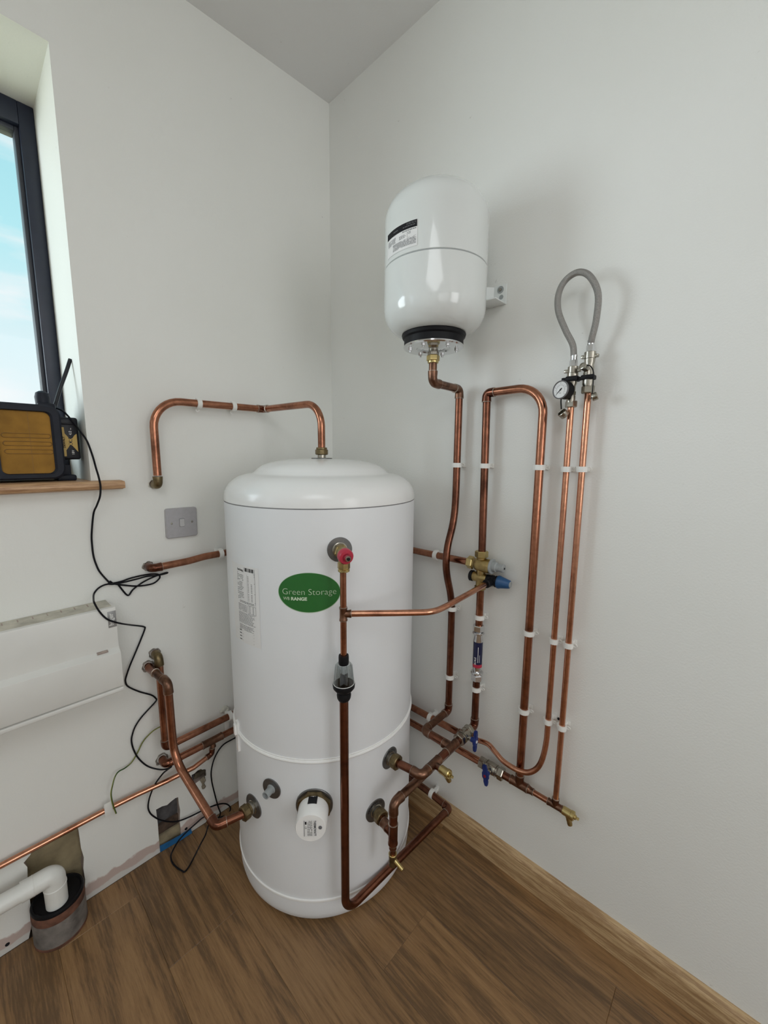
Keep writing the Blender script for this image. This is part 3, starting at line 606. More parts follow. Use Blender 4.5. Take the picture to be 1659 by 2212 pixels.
tee(T, (-.035, -.990, .342), (0, 1, 0), (0, 0, 1), .0078, .0078, L=.020, Lb=.022, mat='copper_f'); T.done()

T = Thing('earthed_copper_pipe', 'slim bright copper pipe sloping low along the left wall under the heater', 'pipe')
pipe(T, [(-.571, -.0383, .300), (-.575, -.0395, .2985)], r=.0075, mat='copper_d', name='stub')
elbow(T, (-.571, -.038, .35), (-.577, -.040, .282), (-.65, -.046, .270), .0075, L=.020, mat='copper_d')
pipe(T, [(-.594, -.0415, .279), (-.640, -.045, .271), (-.72, -.036, .268), (-.80, -.024, .267), (-.8665, -.020, .2675), (-1.10, -.020, .270), (-1.9, -.020, .279)], r=.0075, mat='copper_b'); T.done()

T = Thing('primary_flow_pipe', 'thick copper pipe dropping from the wall hole and bending into the cylinder left side', 'pipe')
nL, oL = tn(DBL), tp(DBL, .323)
comp_nut(T, oL+nL*.036, -nL, .0205, .024); eL = oL+nL*.092
pipe(T, [(-.7365, -.006, .652), (-.7365, 0, .652)], mat='copper_d', name='wall_stub')
coupling(T, (-.735, -.035, .6515), (.06, -1, 0), .011, .022, mat='copper_d')
pipe(T, [(-.7365, -.002, .652), (-.729, -.125, .650)], mat='copper_f')
elbow(T, (-.7365, 0, .652), (-.7265, -.138, .649), (-.7262, -.138, .5), L=.030, mat='copper_f')
bend_c = Vector((-.7248, -.138, .410)); el = Vector((eL.x, eL.y+.002, .3225)); el = Vector((-.7005, -.352, .3195))
pipe(T, [(-.7265, -.138, .622), bend_c, el + (bend_c-el).normalized()*.02], fr=.09, mat='copper')
elbow(T, bend_c, el, oL+nL*.03, L=.026, mat='copper_d')
pipe(T, [el + (oL+nL*.03-el).normalized()*.02, oL+nL*.03], mat='copper_d', name='tail'); T.done()

T = Thing('expansion_pipe', 'copper pipe descending from the expansion vessel with a bowed offset', 'pipe')
VX, VY = -.167, -.632
comp_nut(T, (VX, VY, 1.567), (0, 0, -1), .0175, .021, 'brass_l', n=6)
pipe(T, [(VX, VY, 1.550), (VX, VY, 1.518)], mat='copper_f')
elbow(T, (VX, VY, 1.6), (VX, VY, 1.4955), (-.03, VY, 1.4945), L=.030)
pipe(T, [(VX+.025, VY, 1.4955), (-.056, VY, 1.4945)], mat='copper_f')
elbow(T, (VX, VY, 1.4945), (-.033, VY, 1.494), (-.033, VY, 1.3), L=.026)
pipe(T, smooth_path([(-.033, VY, 1.47), (-.033, VY, 1.30), (-.034, VY, 1.16), (-.044, VY, 1.09), (-.068, VY, 1.025), (-.076, VY-.001, .972), (-.066, VY, .925), (-.046, VY, .868), (-.036, VY, .815), (-.034, VY, .72), (-.034, VY, .48)], 6), mat='copper_d')
elbow(T, (-.034, VY, .6), (-.034, VY, .456), (-.1, VY, .456), L=.024, mat='copper_d')
pipe(T, [(-.052, VY, .456), (-.145, VY, .455)], mat='copper_f')
elbow(T, (-.1, VY, .455), (-.167, VY, .454), (-.167, -.7, .453), L=.024, mat='copper_f')
pipe(T, [(-.167, -.652, .4535), (-.167, -.705, .4525)], mat='copper_d'); T.done()

T = Thing('cold_feed_pipe', 'brown copper pipe from the upper right boss of the cylinder to the lever valve', 'pipe')
n1, o1 = tn(DB1), tp(DB1, .4445); E1 = Vector((-.3095, -.7330, .4515))
comp_nut(T, o1+n1*.032, -n1, .0205, .022)
pipe(T, [o1+n1*.028, E1+Vector((0, .022, -.0006))], mat='copper_d')
elbow(T, o1, E1, (-.1, -.7315, .4515), L=.030, mat='copper_f')
pipe(T, [(-.285, -.7328, .4515), (-.128, -.7315, .4515)], mat='copper_d')
tee(T, (-.2535, -.7326, .4515), (1, 0, 0), (-.1, -1, .08), .011, .0075, L=.024, Lb=.024)
tee(T, (-.167, -.7318, .4515), (1, 0, 0), (0, 1, 0), .011, .011, L=.026, Lb=.028); T.done()

T = Thing('riser_elbow_pipe', 'short dark copper riser between lever valve and silver filter', 'pipe')
pipe(T, [(-.062, -.731, .451), (-.05, -.731, .451)], mat='copper_d')
elbow(T, (-.1, -.731, .451), (-.034, -.731, .451), (-.034, -.731, .6), L=.026, mat='copper_d')
pipe(T, [(-.034, -.731, .470), (-.034, -.731, .606)], mat='copper_d'); T.done()
one('filter_top_pipe', tube([(-.034, -.731, .782), (-.034, -.731, .912)], .011, 20), M['copper'], 'short copper pipe between silver filter and brass valve', 'pipe')

T = Thing('looped_pipe', 'copper pipe looping over from the brass valve and down to the low manifold', 'pipe')
pipe(T, [(-.034, -.7305, 1.010), (-.034, -.7265, 1.30), (-.034, -.7245, 1.452)], mat='copper_d')
elbow(T, (-.034, -.7245, 1.4), (-.034, -.7235, 1.4745), (-.034, -.85, 1.4765), L=.024, mat='copper_d')
pipe(T, [(-.034, -.745, 1.4750), (-.0345, -.8865, 1.4775), (-.035, -.886, .372)], fr=.085, mat='copper'); T.done()

# primary return below
T = Thing('primary_return_pipe', 'brown copper pipe assembly from the lower right boss with a vertical tee', 'pipe')
n2, o2 = tn(DB2), tp(DB2, .312); E2 = Vector((-.386, -.7015, .312))
comp_nut(T, o2+n2*.034, -n2, .0205, .024)
pipe(T, [o2+n2*.028, E2], mat='copper_d')
coupling(T, E2-n2*.032, n2, .011, .010)
tee(T, E2, (0, 0, 1), -n2, .011, .011, L=.030, Lb=.022, mat='copper_d')
pipe(T, [E2+Vector((0, 0, .028)), (-.3845, -.7015, .382)], mat='copper_d')
elbow(T, E2, (-.3845, -.7015, .401), (-.2, -.7015, .401), L=.030)
pipe(T, [(-.358, -.7015, .401), (-.060, -.7000, .400)], mat='copper_f')
coupling(T, E2-Vector((0, 0, .036)), (0, 0, -1), .0105, .008, 'copper_d', r2=.0080)
pipe(T, [E2-Vector((0, 0, .040)), E2-Vector((0, 0, .066))], r=.0080, mat='copper_d', name='stub'); 
elbow(T, (-.3, -.7, .4), (-.046, -.6995, .400), (-.046, -.5, .400), L=.02) if False else None
T.done()

# ================================================================ relief valve, tundish, discharge
nP, oP = tn(DPR), tp(DPR, 1.072); ax_ = oP + nP*.050
T = Thing('relief_valve', 'brass relief valve with red cap on the cylinder front', 'valve')
T.part('inlet', merge(cyl(oP+nP*.002, nP, .0135, .014, 24), hexnut(oP+nP*.012, nP, .0178, .018, .2), cyl(oP+nP*.028, nP, .0150, .026, 24, .002)), M['brass'], angle=25)
T.part('outlet', merge(cyl(ax_+Vector((0, 0, -.004)), (0, 0, -1), .0122, .026, 24), hexnut(ax_+Vector((0, 0, -.018)), (0, 0, -1), .0145, .016, 0, 8)), M['brass'], angle=25)
T.part('outlet_nut', merge(cyl(ax_+Vector((0, 0, -.0335)), (0, 0, -1), .0138, .007, 24, .0015)), M['brass_l'])
ncap = (nP + Vector((.12, -.10, -.12))).normalized(); oc = oP + nP*.054
kc = T.part('cap', lathe([(.0155, 0), (.0178, .003), (.0178, .014), (.0160, .0175), (.0095, .018)], oc, ncap, 32), M['red'], label='round red cap')
T.part('cap_hub', lathe([(.0095, 0), (.0088, .007), (.0068, .0085), (.0052, .0085)], oc+ncap*.0175, ncap, 24), M['red_d'], sub=kc)
T.part('spindle', merge(lathe([(.0068, 0), (.0064, .003), (.0040, .0032)], oc+ncap*.0255, ncap, 20)), M['nickel'], sub=kc)
T.part('spindle_tip', cyl(oc+ncap*.0282, ncap, .0038, .002, 16), M['rubber'], sub=kc); T.done()

DXY = Vector((-.490, -.629, 0))
def D(z): return Vector((-.490, -.629, z))
T = Thing('discharge_tee_pipe', 'slim copper pipe down the cylinder front with a side branch to the blue-capped valve', 'pipe')
pipe(T, [D(1.035), D(.815)], r=.0075, mat='copper')
tee(T, D(.929), (0, 0, 1), (.735, -.68, 0), .0075, .0075, L=.016, Lb=.018)
pipe(T, [D(.929)+Vector((.012, -.011, 0)), (-.405, -.711, .9295), (-.335, -.7765, .930), (-.28, -.779, .932), (-.080, -.7685, .9345)], r=.0075, fr=[.1, .10, .1], mat='copper_b'); T.done()

T = Thing('tundish', 'clear plastic tundish with black collars in the discharge pipe', 'tundish')
T.part('top_collar', lathe([(.0088, .826), (.0118, .826), (.0124, .822), (.0124, .806), (.0114, .803), (.0088, .803)], DXY, seg=32), M['rubber'])
kk = T.part('clear_cone', lathe([(.0165, .8045), (.0205, .8005), (.0248, .7525), (.0240, .7525), (.0196, .799), (.0160, .8025), (.0165, .8045)], DXY, seg=36, cap=False), M['clear'])
wn = []
for i in range(12):
    a = 2*math.pi*i/12; d_ = Vector((math.cos(a), math.sin(a), 0)); wn.append(tube([D(.799)+d_*.0206, D(.7535)+d_*.0250], .0008, 6))
T.part('rib', merge(*wn), M['clear'], sub=kk)
T.part('rim', lathe([(.0242, .7545), (.0262, .7545), (.0270, .751), (.0262, .744), (.0205, .7365), (.0165, .7325), (.0105, .7325), (.0105, .744), (.0230, .752), (.0242, .7545)], DXY, seg=36, cap=False), M['rubber'])
T.part('rim_highlight_ring', lathe([(.0238, .7548), (.0248, .7558), (.0256, .7548)], DXY, seg=36, cap=False), M['white_print'])
T.part('inner_vane', merge(box(D(.768)-Vector((.012, .0012, .016)), D(.768)+Vector((.012, .0012, .006))), box(D(.768)-Vector((.0012, .012, .016)), D(.768)+Vector((.0012, .012, .006)))), M['ink_grey'])
T.part('bottom_nut', lathe([(.0105, .7345), (.0128, .7335), (.0165, .7310), (.0175, .7240), (.0165, .7165), (.0135, .7105), (.0115, .709)], DXY, seg=36), M['rubber']); T.done()

T = Thing('discharge_pipe', 'thick copper pipe under the tundish turning at floor level to the right wall', 'pipe')
pipe(T, [D(.715), D(.101), (-.062, -.652, .104)], fr=.042, mat='copper_d')
elbow(T, (-.2, -.650, .104), (-.040, -.653, .104), (-.040, -.4, .108), L=.022, mat='copper_d')
pipe(T, [(-.040, -.635, .1045), (-.036, -.560, .107), (-.0335, -.035, .112)], mat='copper_d'); T.done()

# ================================================================ valves
def drain_cock(name, o, ax, spout, label, s=1.0):
    o, ax, sp_ = Vector(o), Vector(ax).normalized(), Vector(spout).normalized(); T = Thing(name, label, 'drain valve')
    T.part('body', lathe([(.0090*s, 0), (.0112*s, .002), (.0112*s, .022*s), (.0125*s, .023*s), (.0125*s, .030*s), (.0100*s, .032*s)], o, ax, 24), M['brass_l'])
    T.part('spout', lathe([(.0060*s, 0), (.0082*s, .010*s), (.0070*s, .014*s), (.0074*s, .018*s), (.0066*s, .022*s), (.0070*s, .026*s), (.0060*s, .031*s)], o+ax*.014*s, sp_, 18), M['brass'])
    T.part('stem', merge(cyl(o+ax*.031*s, ax, .0062*s, .005*s, 16), box((-.003*s, -.003*s, 0), (.003*s, .003*s, .008*s)) if False else hexnut(o+ax*.035*s, ax, .0040*s, .008*s, .4, 4)), M['brass_l'], angle=25); return T.done()
drain_cock('drain_cock', (-.2560, -.7570, .4535), (-.1, -1, .06), (.25, -.35, -.85), 'brass drain cock hanging off the cold feed pipe by the cylinder')
drain_cock('drain_cock', (-.035, -1.009, .342), (0, -1, -.02), (-.10, -.30, -.92), 'brass drain cock at the right end of the low manifold')
T = Thing('drain_cock', 'small brass drain cock under the lower right pipe tee of the cylinder', 'drain valve'); b0 = E2 - Vector((0, 0, .072))
T.part('body', cyl(b0+Vector((0, 0, .010)), (0, 0, -1), .0105, .034, 20, .002), M['brass_d']); T.part('collar', cyl(b0+Vector((0, 0, .012)), (0, 0, -1), .0112, .004, 20, .001), M['brass_l'])
ds = Vector((.10, -.75, -.35)).normalized(); T.part('spout', merge(cyl(b0-Vector((0, 0, .002)), ds, .0062, .016, 16), cyl(b0-Vector((0, 0, .002))+ds*.014, ds, .0055, .022, 16, .001)), M['brass_l']); T.done()

def lever_geo(o, ax, up, s=1.0):
    """butterfly lever: flat wings along up, standing off along ax"""
    ax, up = Vector(ax).normalized(), Vector(up).normalized(); sd = ax.cross(up); o = Vector(o)
    pts = [(-.033, -.004), (-.033, .004), (-.020, .0075), (-.012, .0062), (-.008, .0105), (.008, .0105), (.012, .0062), (.020, .0080), (.033, .0060), (.033, -.004), (.020, -.0075), (.012, -.0062), (.008, -.0105), (-.008, -.0105), (-.012, -.0062), (-.020, -.0075)]
    return merge(prism([o+up*a*s+sd*b*s for a, b in pts], ax, .0085, bev=.0015), cyl(o-ax*.010, ax, .0078, .012, 18, .001))
def ball_valve(label, o, ax, side, up, L, mat='nickel', hub='red_d'):
    o, ax, side = Vector(o), Vector(ax).normalized(), Vector(side).normalized(); T = Thing('ball_valve', label, 'valve'); h = L/2
    T.part('body', lathe([(.0125, -h*.62), (.0145, -h*.5), (.0175, -h*.30), (.0185, 0), (.0175, h*.30), (.0145, h*.5), (.0125, h*.62)], o, ax, 28), M[mat])
    T.part('compression_nut', merge(hexnut(o-ax*h, ax, .0190, h*.44, .3), cyl(o-ax*h*.56, ax, .0155, h*.10, 20)), M[mat], angle=22)
    T.part('compression_nut', merge(hexnut(o+ax*h, -ax, .0190, h*.44, .3), cyl(o+ax*h*.56, -ax, .0155, h*.10, 20)), M[mat], angle=22)
    T.part('body_ring', merge(ring(o-ax*h*.40, ax, .0185, .003), ring(o+ax*h*.40, ax, .0185, .003)), M[mat])
    T.part('stem', cyl(o+side*.012, side, .0075, .018, 20), M[mat])
    k = T.part('lever', lever_geo(o+side*.034, side, up), M['blue'], label='blue butterfly lever')
    T.part('lever_screw', cyl(o+side*.0420, side, .0042, .002, 14), M[hub], sub=k); return T.done()
ball_valve('nickel ball valve with blue lever on the cold feed pipe, higher of the two', (-.0945, -.7312, .4515), (1, 0, 0), (0, -1, 0), (.05, 0, 1), .068, hub='white_print')
ball_valve('nickel ball valve with blue lever on the low manifold against the wall', (-.035, -.797, .3405), (0, -1, 0), (-1, 0, 0), (0, .12, 1), .080)

# multi-function brass valve on the riser
T = Thing('combination_valve', 'brass combination valve with grey knob and blue cap on the right wall', 'valve')
bx, by = -.036, -.7305
T.part('body', merge(cyl((bx, by, .912), (0, 0, 1), .0135, .09, 24), lathe([(.0150, 0), (.0185, .006), (.0205, .014), (.0205, .052), (.0190, .054)], (bx, by+.020, .9775), (0, -1, 0), 32), lathe([(.0135, 0), (.0150, .006), (.0150, .040), (.012, .048)], (bx, by+.026, .938), (0, -1, 0), 28)), M['brass'])
T.part('top_nut', hexnut((bx, by, 1.000), (0, 0, 1), .0195, .020, .5), M['brass_l'], angle=22)
T.part('side_nut', hexnut((bx+.002, by+.046, .9775), (0, -1, 0), .0195, .020, .3), M['brass_l'], angle=22)
T.part('side_olive', cyl((bx+.002, by+.030, .9775), (0, -1, 0), .0150, .014, 24), M['brass'])
T.part('bottom_nut', hexnut((bx, by, .914), (0, 0, -1), .0165, .014, .5), M['brass'], angle=22)
T.part('blanking_plug', cyl((bx, by+.034, .938), (0, -1, 0), .0165, .010, 28, .001), M['rubber'], label='black plug')
k = T.part('knob_flange', cyl((bx, by-.033, .9795), (0, -1, 0), .0225, .006, 32, .001), M['grey_cap'])
T.part('pressure_knob', merge(lathe([(.0150, 0), (.0150, .012), (.0118, .014), (.0112, .024)], (bx, by-.038, .980), (0, -1, 0), 20), cyl((bx, by-.060, .980), (0, -1, 0), .0122, .014, 24, .002)), M['grey_cap'], label='grey plastic knob')
T.part('knob_socket', cyl((bx, by-.0742, .980), (0, -1, 0), .0030, .001, 12), M['rubber'])
T.part('relief_body', merge(cyl((bx, by-.022, .938), (0, -1, 0), .0145, .020, 24), lathe([(.0165, 0), (.0165, .006), (.0140, .008), (.0140, .012), (.0170, .014), (.0170, .022)], (bx, by-.036, .937), (0, -1, 0), 28), cyl((bx+.006, -.769, .9355), (-1, 0, 0), .0125, .044, 24, .002)), M['rubber'], label='black plastic relief valve body')
T.part('relief_cap', lathe([(.0170, 0), (.0192, .002), (.0192, .006), (.0175, .009), (.0120, .036), (.0100, .038)], (bx, by-.056, .9375), (0, -1, 0), 28), M['blue_cap'], label='blue conical cap')
T.part('cap_tip', cyl((bx, by-.0935, .9375), (0, -1, 0), .0088, .0022, 20, .0005), M['grey_cap']); T.done()

# limescale filter
T = Thing('inline_filter', 'chromed inline filter with navy and red sleeve on the riser', 'water filter')
fo = Vector((-.034, -.731, 0))
T.part('body', lathe([(.0115, .628), (.0125, .640), (.0148, .655), (.0148, .738), (.0118, .756), (.0118, .772)], fo, seg=32), M['chrome'])
T.part('compression_nut', merge(hexnut(fo+Vector((0, 0, .768)), (0, 0, 1), .0180, .020, .2), cyl(fo+Vector((0, 0, .760)), (0, 0, 1), .0185, .006, 24, .002)), M['chrome'], angle=22)
T.part('compression_nut', merge(hexnut(fo+Vector((0, 0, .627)), (0, 0, -1), .0180, .020, .2), cyl(fo+Vector((0, 0, .630)), (0, 0, 1), .0190, .007, 24, .002)), M['chrome'], angle=22)
def cylpatch(c, rad, deg0, deg1, z0, z1, nseg=10): return wrap(grid2d(0, z0, rad*R(deg1-deg0), z1, nseg), c, rad, R(deg0), 0)
k = T.part('sleeve', cylpatch(fo, .0151, -212, -82, .664, .736, 16), M['navy'], angle=-1, label='navy blue printed sleeve')
T.part('sleeve_foot', cylpatch(fo, .01515, -212, -82, .654, .6645, 16), M['red'], sub=k, angle=-1)
g1 = rot2(text2d('SCALE', .0085, .0002), math.pi/2); g2 = quads2d([(.011, .010, .0125, .060), (.0165, .010, .0175, .034)])
T.part('sleeve_print', wrap(merge(shift2d(g1, .006, .002), g2), fo, .0154, R(-190), .662), M['white_print'], sub=k, angle=-1); T.done()

# ================================================================ filling loop
T = Thing('braided_hose', 'grey steel braided hose looping between the two filling valves', 'hose')
hp = smooth_path([(-.036, -.9535, 1.535), (-.040, -.9500, 1.564), (-.046, -.9330, 1.599), (-.050, -.9145, 1.645), (-.052, -.9130, 1.683), (-.053, -.9270, 1.7095), (-.054, -.9545, 1.7195), (-.054, -.9810, 1.7040), (-.052, -1.0010, 1.663), (-.046, -1.0000, 1.611), (-.040, -.9920, 1.572), (-.036, -.9895, 1.562)], 8)
T.part('hose', tube(hp, .0072, 18), M['braid'])
T.part('ferrule', merge(lathe([(.0076, 0), (.0080, .002), (.0072, .006), (.0080, .009), (.0078, .012)], (-.036, -.9537, 1.528), (0, 0, 1), 20)), M['chrome'])
T.part('ferrule', merge(lathe([(.0076, 0), (.0080, .002), (.0072, .006), (.0080, .009), (.0078, .012)], (-.036, -.9893, 1.556), (0, 0, 1), 20)), M['chrome']); T.done()
def strap(pts, r=.0013): return tube(smooth_path(pts, 5), r, 8)
T = Thing('filling_valve', 'nickel filling valve with round pressure gauge, left of the two', 'valve')
vx, vy = -.036, -.9535
T.part('union_nut', hexnut((vx, vy, 1.512), (0, 0, 1), .0092, .017, .2), M['chrome'], angle=22)
T.part('wing_nut', merge(cyl((vx, vy, 1.498), (0, 0, 1), .0120, .016, 24, .001), box((vx-.006, vy+.008, 1.500), (vx+.004, vy+.020, 1.508), .002), box((vx-.004, vy-.018, 1.500), (vx+.006, vy-.008, 1.508), .002)), M['nickel'])
T.part('body', merge(lathe([(.0100, 1.430), (.0100, 1.444), (.0085, 1.448), (.0085, 1.468), (.0110, 1.474), (.0110, 1.484), (.0128, 1.490), (.0128, 1.498)], (vx, vy, 0), seg=24), hexnut((vx, vy, 1.446), (0, 0, 1), .0102, .010, .1)), M['nickel'])
T.part('compression_nut', hexnut((vx+.004, vy, 1.418), (0, 0, 1), .0140, .016, .1), M['nickel'], angle=22)
T.part('handle_collar', merge(box((vx-.015, vy-.016, 1.4785), (vx+.012, vy+.012, 1.4905), .003), box((vx-.012, vy+.010, 1.4795), (vx-.002, vy+.022, 1.4885), .002)), M['rubber'], label='black plastic collar')
ga = Vector((-.95, .30, .02)).normalized(); go = Vector((-.048, -.9495, 1.4560)); gx = Vector((-ga.y, ga.x, 0)).normalized()
k = T.part('gauge_case', lathe([(.010, 0), (.0190, .002), (.0205, .006), (.0205, .024), (.0212, .026)], go, ga, 36), M['rubber'])
T.part('gauge_bezel', lathe([(.0212, .0255), (.0214, .029), (.0200, .0300), (.0190, .0290), (.0190, .0255)], go, ga, 40, False), M['ink_grey'], sub=k)
gf = go+ga*.0272; kd = T.part('gauge_dial', lathe([(.0192, 0), (.0192, .0004), (0, .0004)], gf, ga, 40), M['paper'], sub=k)
gm = []
for i in range(13):
    a = R(225-i*22.5); gm.append(([(math.cos(a)*rr_-math.sin(a)*w_, math.sin(a)*rr_+math.cos(a)*w_) for rr_, w_ in ((.0128, -.0002), (.0146, -.0002), (.0146, .0002), (.0128, .0002))], [(0, 1, 2, 3)]))
arc = [(math.cos(R(225-i*9))*q_, math.sin(R(225-i*9))*q_) for i in range(31) for q_ in (.0108, .0112)]; gm.append((arc, [(2*i, 2*i+1, 2*i+3, 2*i+2) for i in range(30)]))
for i, s_ in enumerate('01234'): a = R(225-i*67.5); gm.append(shift2d(text2d(s_, .0042, 0, 'CENTER'), math.cos(a)*.0160, math.sin(a)*.0160-.0015))
gm.append(shift2d(text2d('bar', .0040, 0, 'CENTER'), 0, -.0085))
T.part('dial_marks', flat(merge(*gm), gf+ga*.0008, gx, (0, 0, 1)), M['ink_grey'], sub=k, angle=-1)
a = R(222); nd = [(-.0050, -.0014), (-.0050, .0014), (.0150, .0003), (.0150, -.0003)]
T.part('needle', merge(flat(([(p*math.cos(a)-q*math.sin(a), p*math.sin(a)+q*math.cos(a)) for p, q in nd], [(0, 1, 2, 3)]), gf+ga*.0013, gx, (0, 0, 1)), cyl(gf+ga*.0008, ga, .0016, .0012, 12)), M['ink'], sub=k, angle=-1)
T.part('cap_strap', strap([(vx-.012, vy+.006, 1.480), (-.062, -.9450, 1.462), (-.070, -.9425, 1.436), (-.060, -.9410, 1.4130)], .0016), M['rubber'])
T.part('dust_cap', merge(lathe([(.0105, 0), (.0112, .001), (.0112, .013), (.0100, .014), (.0092, .013), (.0092, .004), (0, .004)], (-.045, -.9460, 1.3985), Vector((-.5, .35, .45)).normalized(), 26, False)), M['nickel'], label='ribbed nickel dust cap hanging on a strap'); T.done()
T = Thing('filling_valve', 'nickel filling valve with slotted screw, right of the two', 'valve')
vx, vy = -.036, -.9895
T.part('union_nut', hexnut((vx, vy, 1.541), (0, 0, 1), .0092, .017, .2), M['chrome'], angle=22)
T.part('wing_nut', merge(cyl((vx, vy, 1.526), (0, 0, 1), .0128, .016, 24, .001), box((vx-.006, vy+.008, 1.528), (vx+.004, vy+.019, 1.536), .002), box((vx-.004, vy-.019, 1.528), (vx+.006, vy-.008, 1.536), .002)), M['nickel'])
T.part('body', merge(lathe([(.0110, 1.464), (.0122, 1.470), (.0118, 1.478), (.0118, 1.494), (.0105, 1.498), (.0105, 1.508), (.0095, 1.512), (.0118, 1.520), (.0118, 1.528)], (vx, vy, 0), seg=24), cyl((vx-.004, vy+.002, 1.5020), Vector((-.8, .25, .25)), .0078, .020, 20)), M['nickel'])
T.part('check_screw', merge(lathe([(.0078, 0), (.0078, .002), (.0060, .0026), (.0058, .0012), (0, .0012)], Vector((vx-.004, vy+.002, 1.5020))+Vector((-.8, .25, .25)).normalized()*.0200, Vector((-.8, .25, .25)), 20, False)), M['nickel'])
T.part('compression_nut', hexnut((vx+.004, vy, 1.448), (0, 0, 1), .0142, .018, .3), M['nickel'], angle=22)
T.part('handle_collar', merge(box((vx-.014, vy-.015, 1.4785), (vx+.012, vy+.014, 1.4895), .003), box((vx-.010, vy+.012, 1.4785), (vx-.001, vy+.021, 1.4865), .002)), M['rubber'], label='black plastic collar')
T.part('cap_strap', strap([(vx-.020, vy+.008, 1.510), (vx-.016, vy-.006, 1.5075), (vx-.013, vy-.014, 1.494), (vx-.012, vy-.015, 1.470), (vx-.011, vy-.0145, 1.446), (vx-.010, vy-.012, 1.432)], .0012), M['rubber'])
T.part('dust_cap', lathe([(.0085, 0), (.0092, .001), (.0092, .011), (.0080, .012), (0, .012)], (vx-.008, vy-.0140, 1.4360), Vector((.15, -.9, .35)).normalized(), 22), M['nickel'], label='ribbed nickel dust cap hanging on a strap'); T.done()

# ================================================================ expansion vessel
T = Thing('expansion_vessel', 'white expansion vessel hanging high on the right wall', 'expansion vessel')
vc = (VX, VY, 0); vr = .1335
pf = [(.070, 1.618)]
for i in range(0, 11): a = R(-82+82*i/10); pf.append((vr-.055+.055*math.cos(a), 1.680+.062*math.sin(a)))
pf += [(vr, 1.72), (vr, 1.7695), (vr-.0022, 1.7705), (vr-.0022, 1.7725), (vr-.0004, 1.7735), (vr-.0004, 1.8), (vr-.0004, 1.886)]
for i in range(1, 15): a = R(90*i/14); pf.append(((vr-.0004)*math.cos(a)**.75, 1.886+.080*math.sin(a)))
pf[-1] = (0, 1.966)
T.part('shell', lathe(pf, vc, seg=96, cap=False), M['vessel'])
T.part('shell_seam', lathe([(vr-.0026, 1.7702), (vr-.0014, 1.7706), (vr-.0014, 1.7724), (vr-.0026, 1.7728)], vc, seg=96, cap=False), M['grey_cap'])
T.part('rubber_collar', lathe([(.062, 1.628), (.083, 1.622), (.0855, 1.616), (.0835, 1.6095), (.0790, 1.606), (.0790, 1.588), (.060, 1.588)], vc, seg=56), M['rubber'])
k = T.part('flange', lathe([(.020, 1.592), (.0795, 1.589), (.0800, 1.586), (.0775, 1.583), (.046, 1.5825), (.042, 1.5855), (.030, 1.5855), (.026, 1.583), (.012, 1.583)], vc, seg=56), M['chrome'])
for i in range(6):
    a = R(12+60*i); p = Vector((VX+.062*math.cos(a), VY+.062*math.sin(a), 1.5832)); T.part('bolt', merge(hexnut(p, (0, 0, -1), .0054, .0050, a), cyl(p-Vector((0, 0, .005)), (0, 0, -1), .0032, .004, 12)), M['chrome'], sub=k, angle=25)
T.part('inlet', merge(cyl((VX, VY, 1.585), (0, 0, -1), .0125, .012, 24), hexnut((VX, VY, 1.576), (0, 0, -1), .0155, .010, .3)), M['nickel'], angle=25)
# bracket: welded arm and wall plate
T.part('bracket', merge(box((-.060, -.752, 1.7115), (-.0015, -.690, 1.7145), .001), box((-.0045, -.7540, 1.7115), (-.0010, -.690, 1.765), .0016), box((-.0470, -.692, 1.7120), (-.0440, -.672, 1.7610), .001), prism([(-.045, -.690, 1.7115), (-.045, -.690, 1.7610), (-.0045, -.716, 1.7630), (-.0045, -.716, 1.7115)], (0, 1, 0), .0025)), M['vessel'])
T.part('washer', lathe([(.0095, 0), (.0095, .0012), (.004, .0015)], (-.0045, -.7355, 1.7520), (-1, 0, 0), 24), M['grey_cap'])
T.part('screw', lathe([(.0045, 0), (.0040, .0025), (0, .003)], (-.0058, -.7355, 1.7520), (-1, 0, 0), 16), M['nickel'])
T.part('slot_hole', cyl((-.0044, -.7385, 1.7325), (-1, 0, 0), .0062, .0004, 20), M['grey_cap'])
# label wrapped on the shell: left edge 144 deg, right edge -162.5 deg (seen from outside)
vl0 = 150.9; vlw = (vr)*R(346.5-vl0+0-146) if False else None
def VA(p): return math.degrees(math.atan2(p[1]-VY, p[0]-VX))
dl = VA((-0.2864, -0.5723, 1.8283)); dr = VA((-0.2941, -0.6729, 1.8121)); dr = dr if dr > dl else dr+360; lw = vr*R(dr-dl)
zt, zb = 1.8395, 1.7830
kl = T.part('rating_label', wrap(grid2d(0, zb, lw, zt, 12), vc, vr+.0003, R(dl), 0), M['paper'], angle=-1)
T.part('label_header', wrap(grid2d(.0005, zt-.0155, lw-.0008, zt-.0005, 12), vc, vr+.0006, R(dl), 0), M['ink'], sub=kl, angle=-1)
q = []; hH = zt-zb
for r_ in range(9): q += words(lw*.28, lw*.97, .0060+r_*.0017, .0008, .97)
for r_ in range(5): q += words(lw*.06, lw*.38, .0235+r_*.0026, .0011, .9)
q += [(lw*.74, .0225, lw*.745, .036), (lw*.74, .0225, lw*.97, .0229)]
for r_ in range(3): q += words(lw*.50, lw*.70, .025+r_*.0026, .0011, .95)
q += words(lw*.60, lw*.97, .0372, .0016, 1)
ce = text2d('CE', .0068); ce = shift2d(ce, lw*.76, .0300)
T.part('label_print', wrap(merge(quads2d(q), ce), vc, vr+.0007, R(dl), zb), M['ink_grey'], sub=kl, angle=-1)
T.part('header_print', wrap(merge(quads2d(words(lw*.62, lw*.95, .046, .0016, 1)+words(lw*.72, lw*.97, .050, .0010, 1)+words(lw*.72, lw*.97, .0525, .0010, 1)+[(lw*.30, .0475, lw*.46, .0490)])), vc, vr+.0009, R(dl), zb), M['ink_grey'], sub=kl, angle=-1)
T.done()

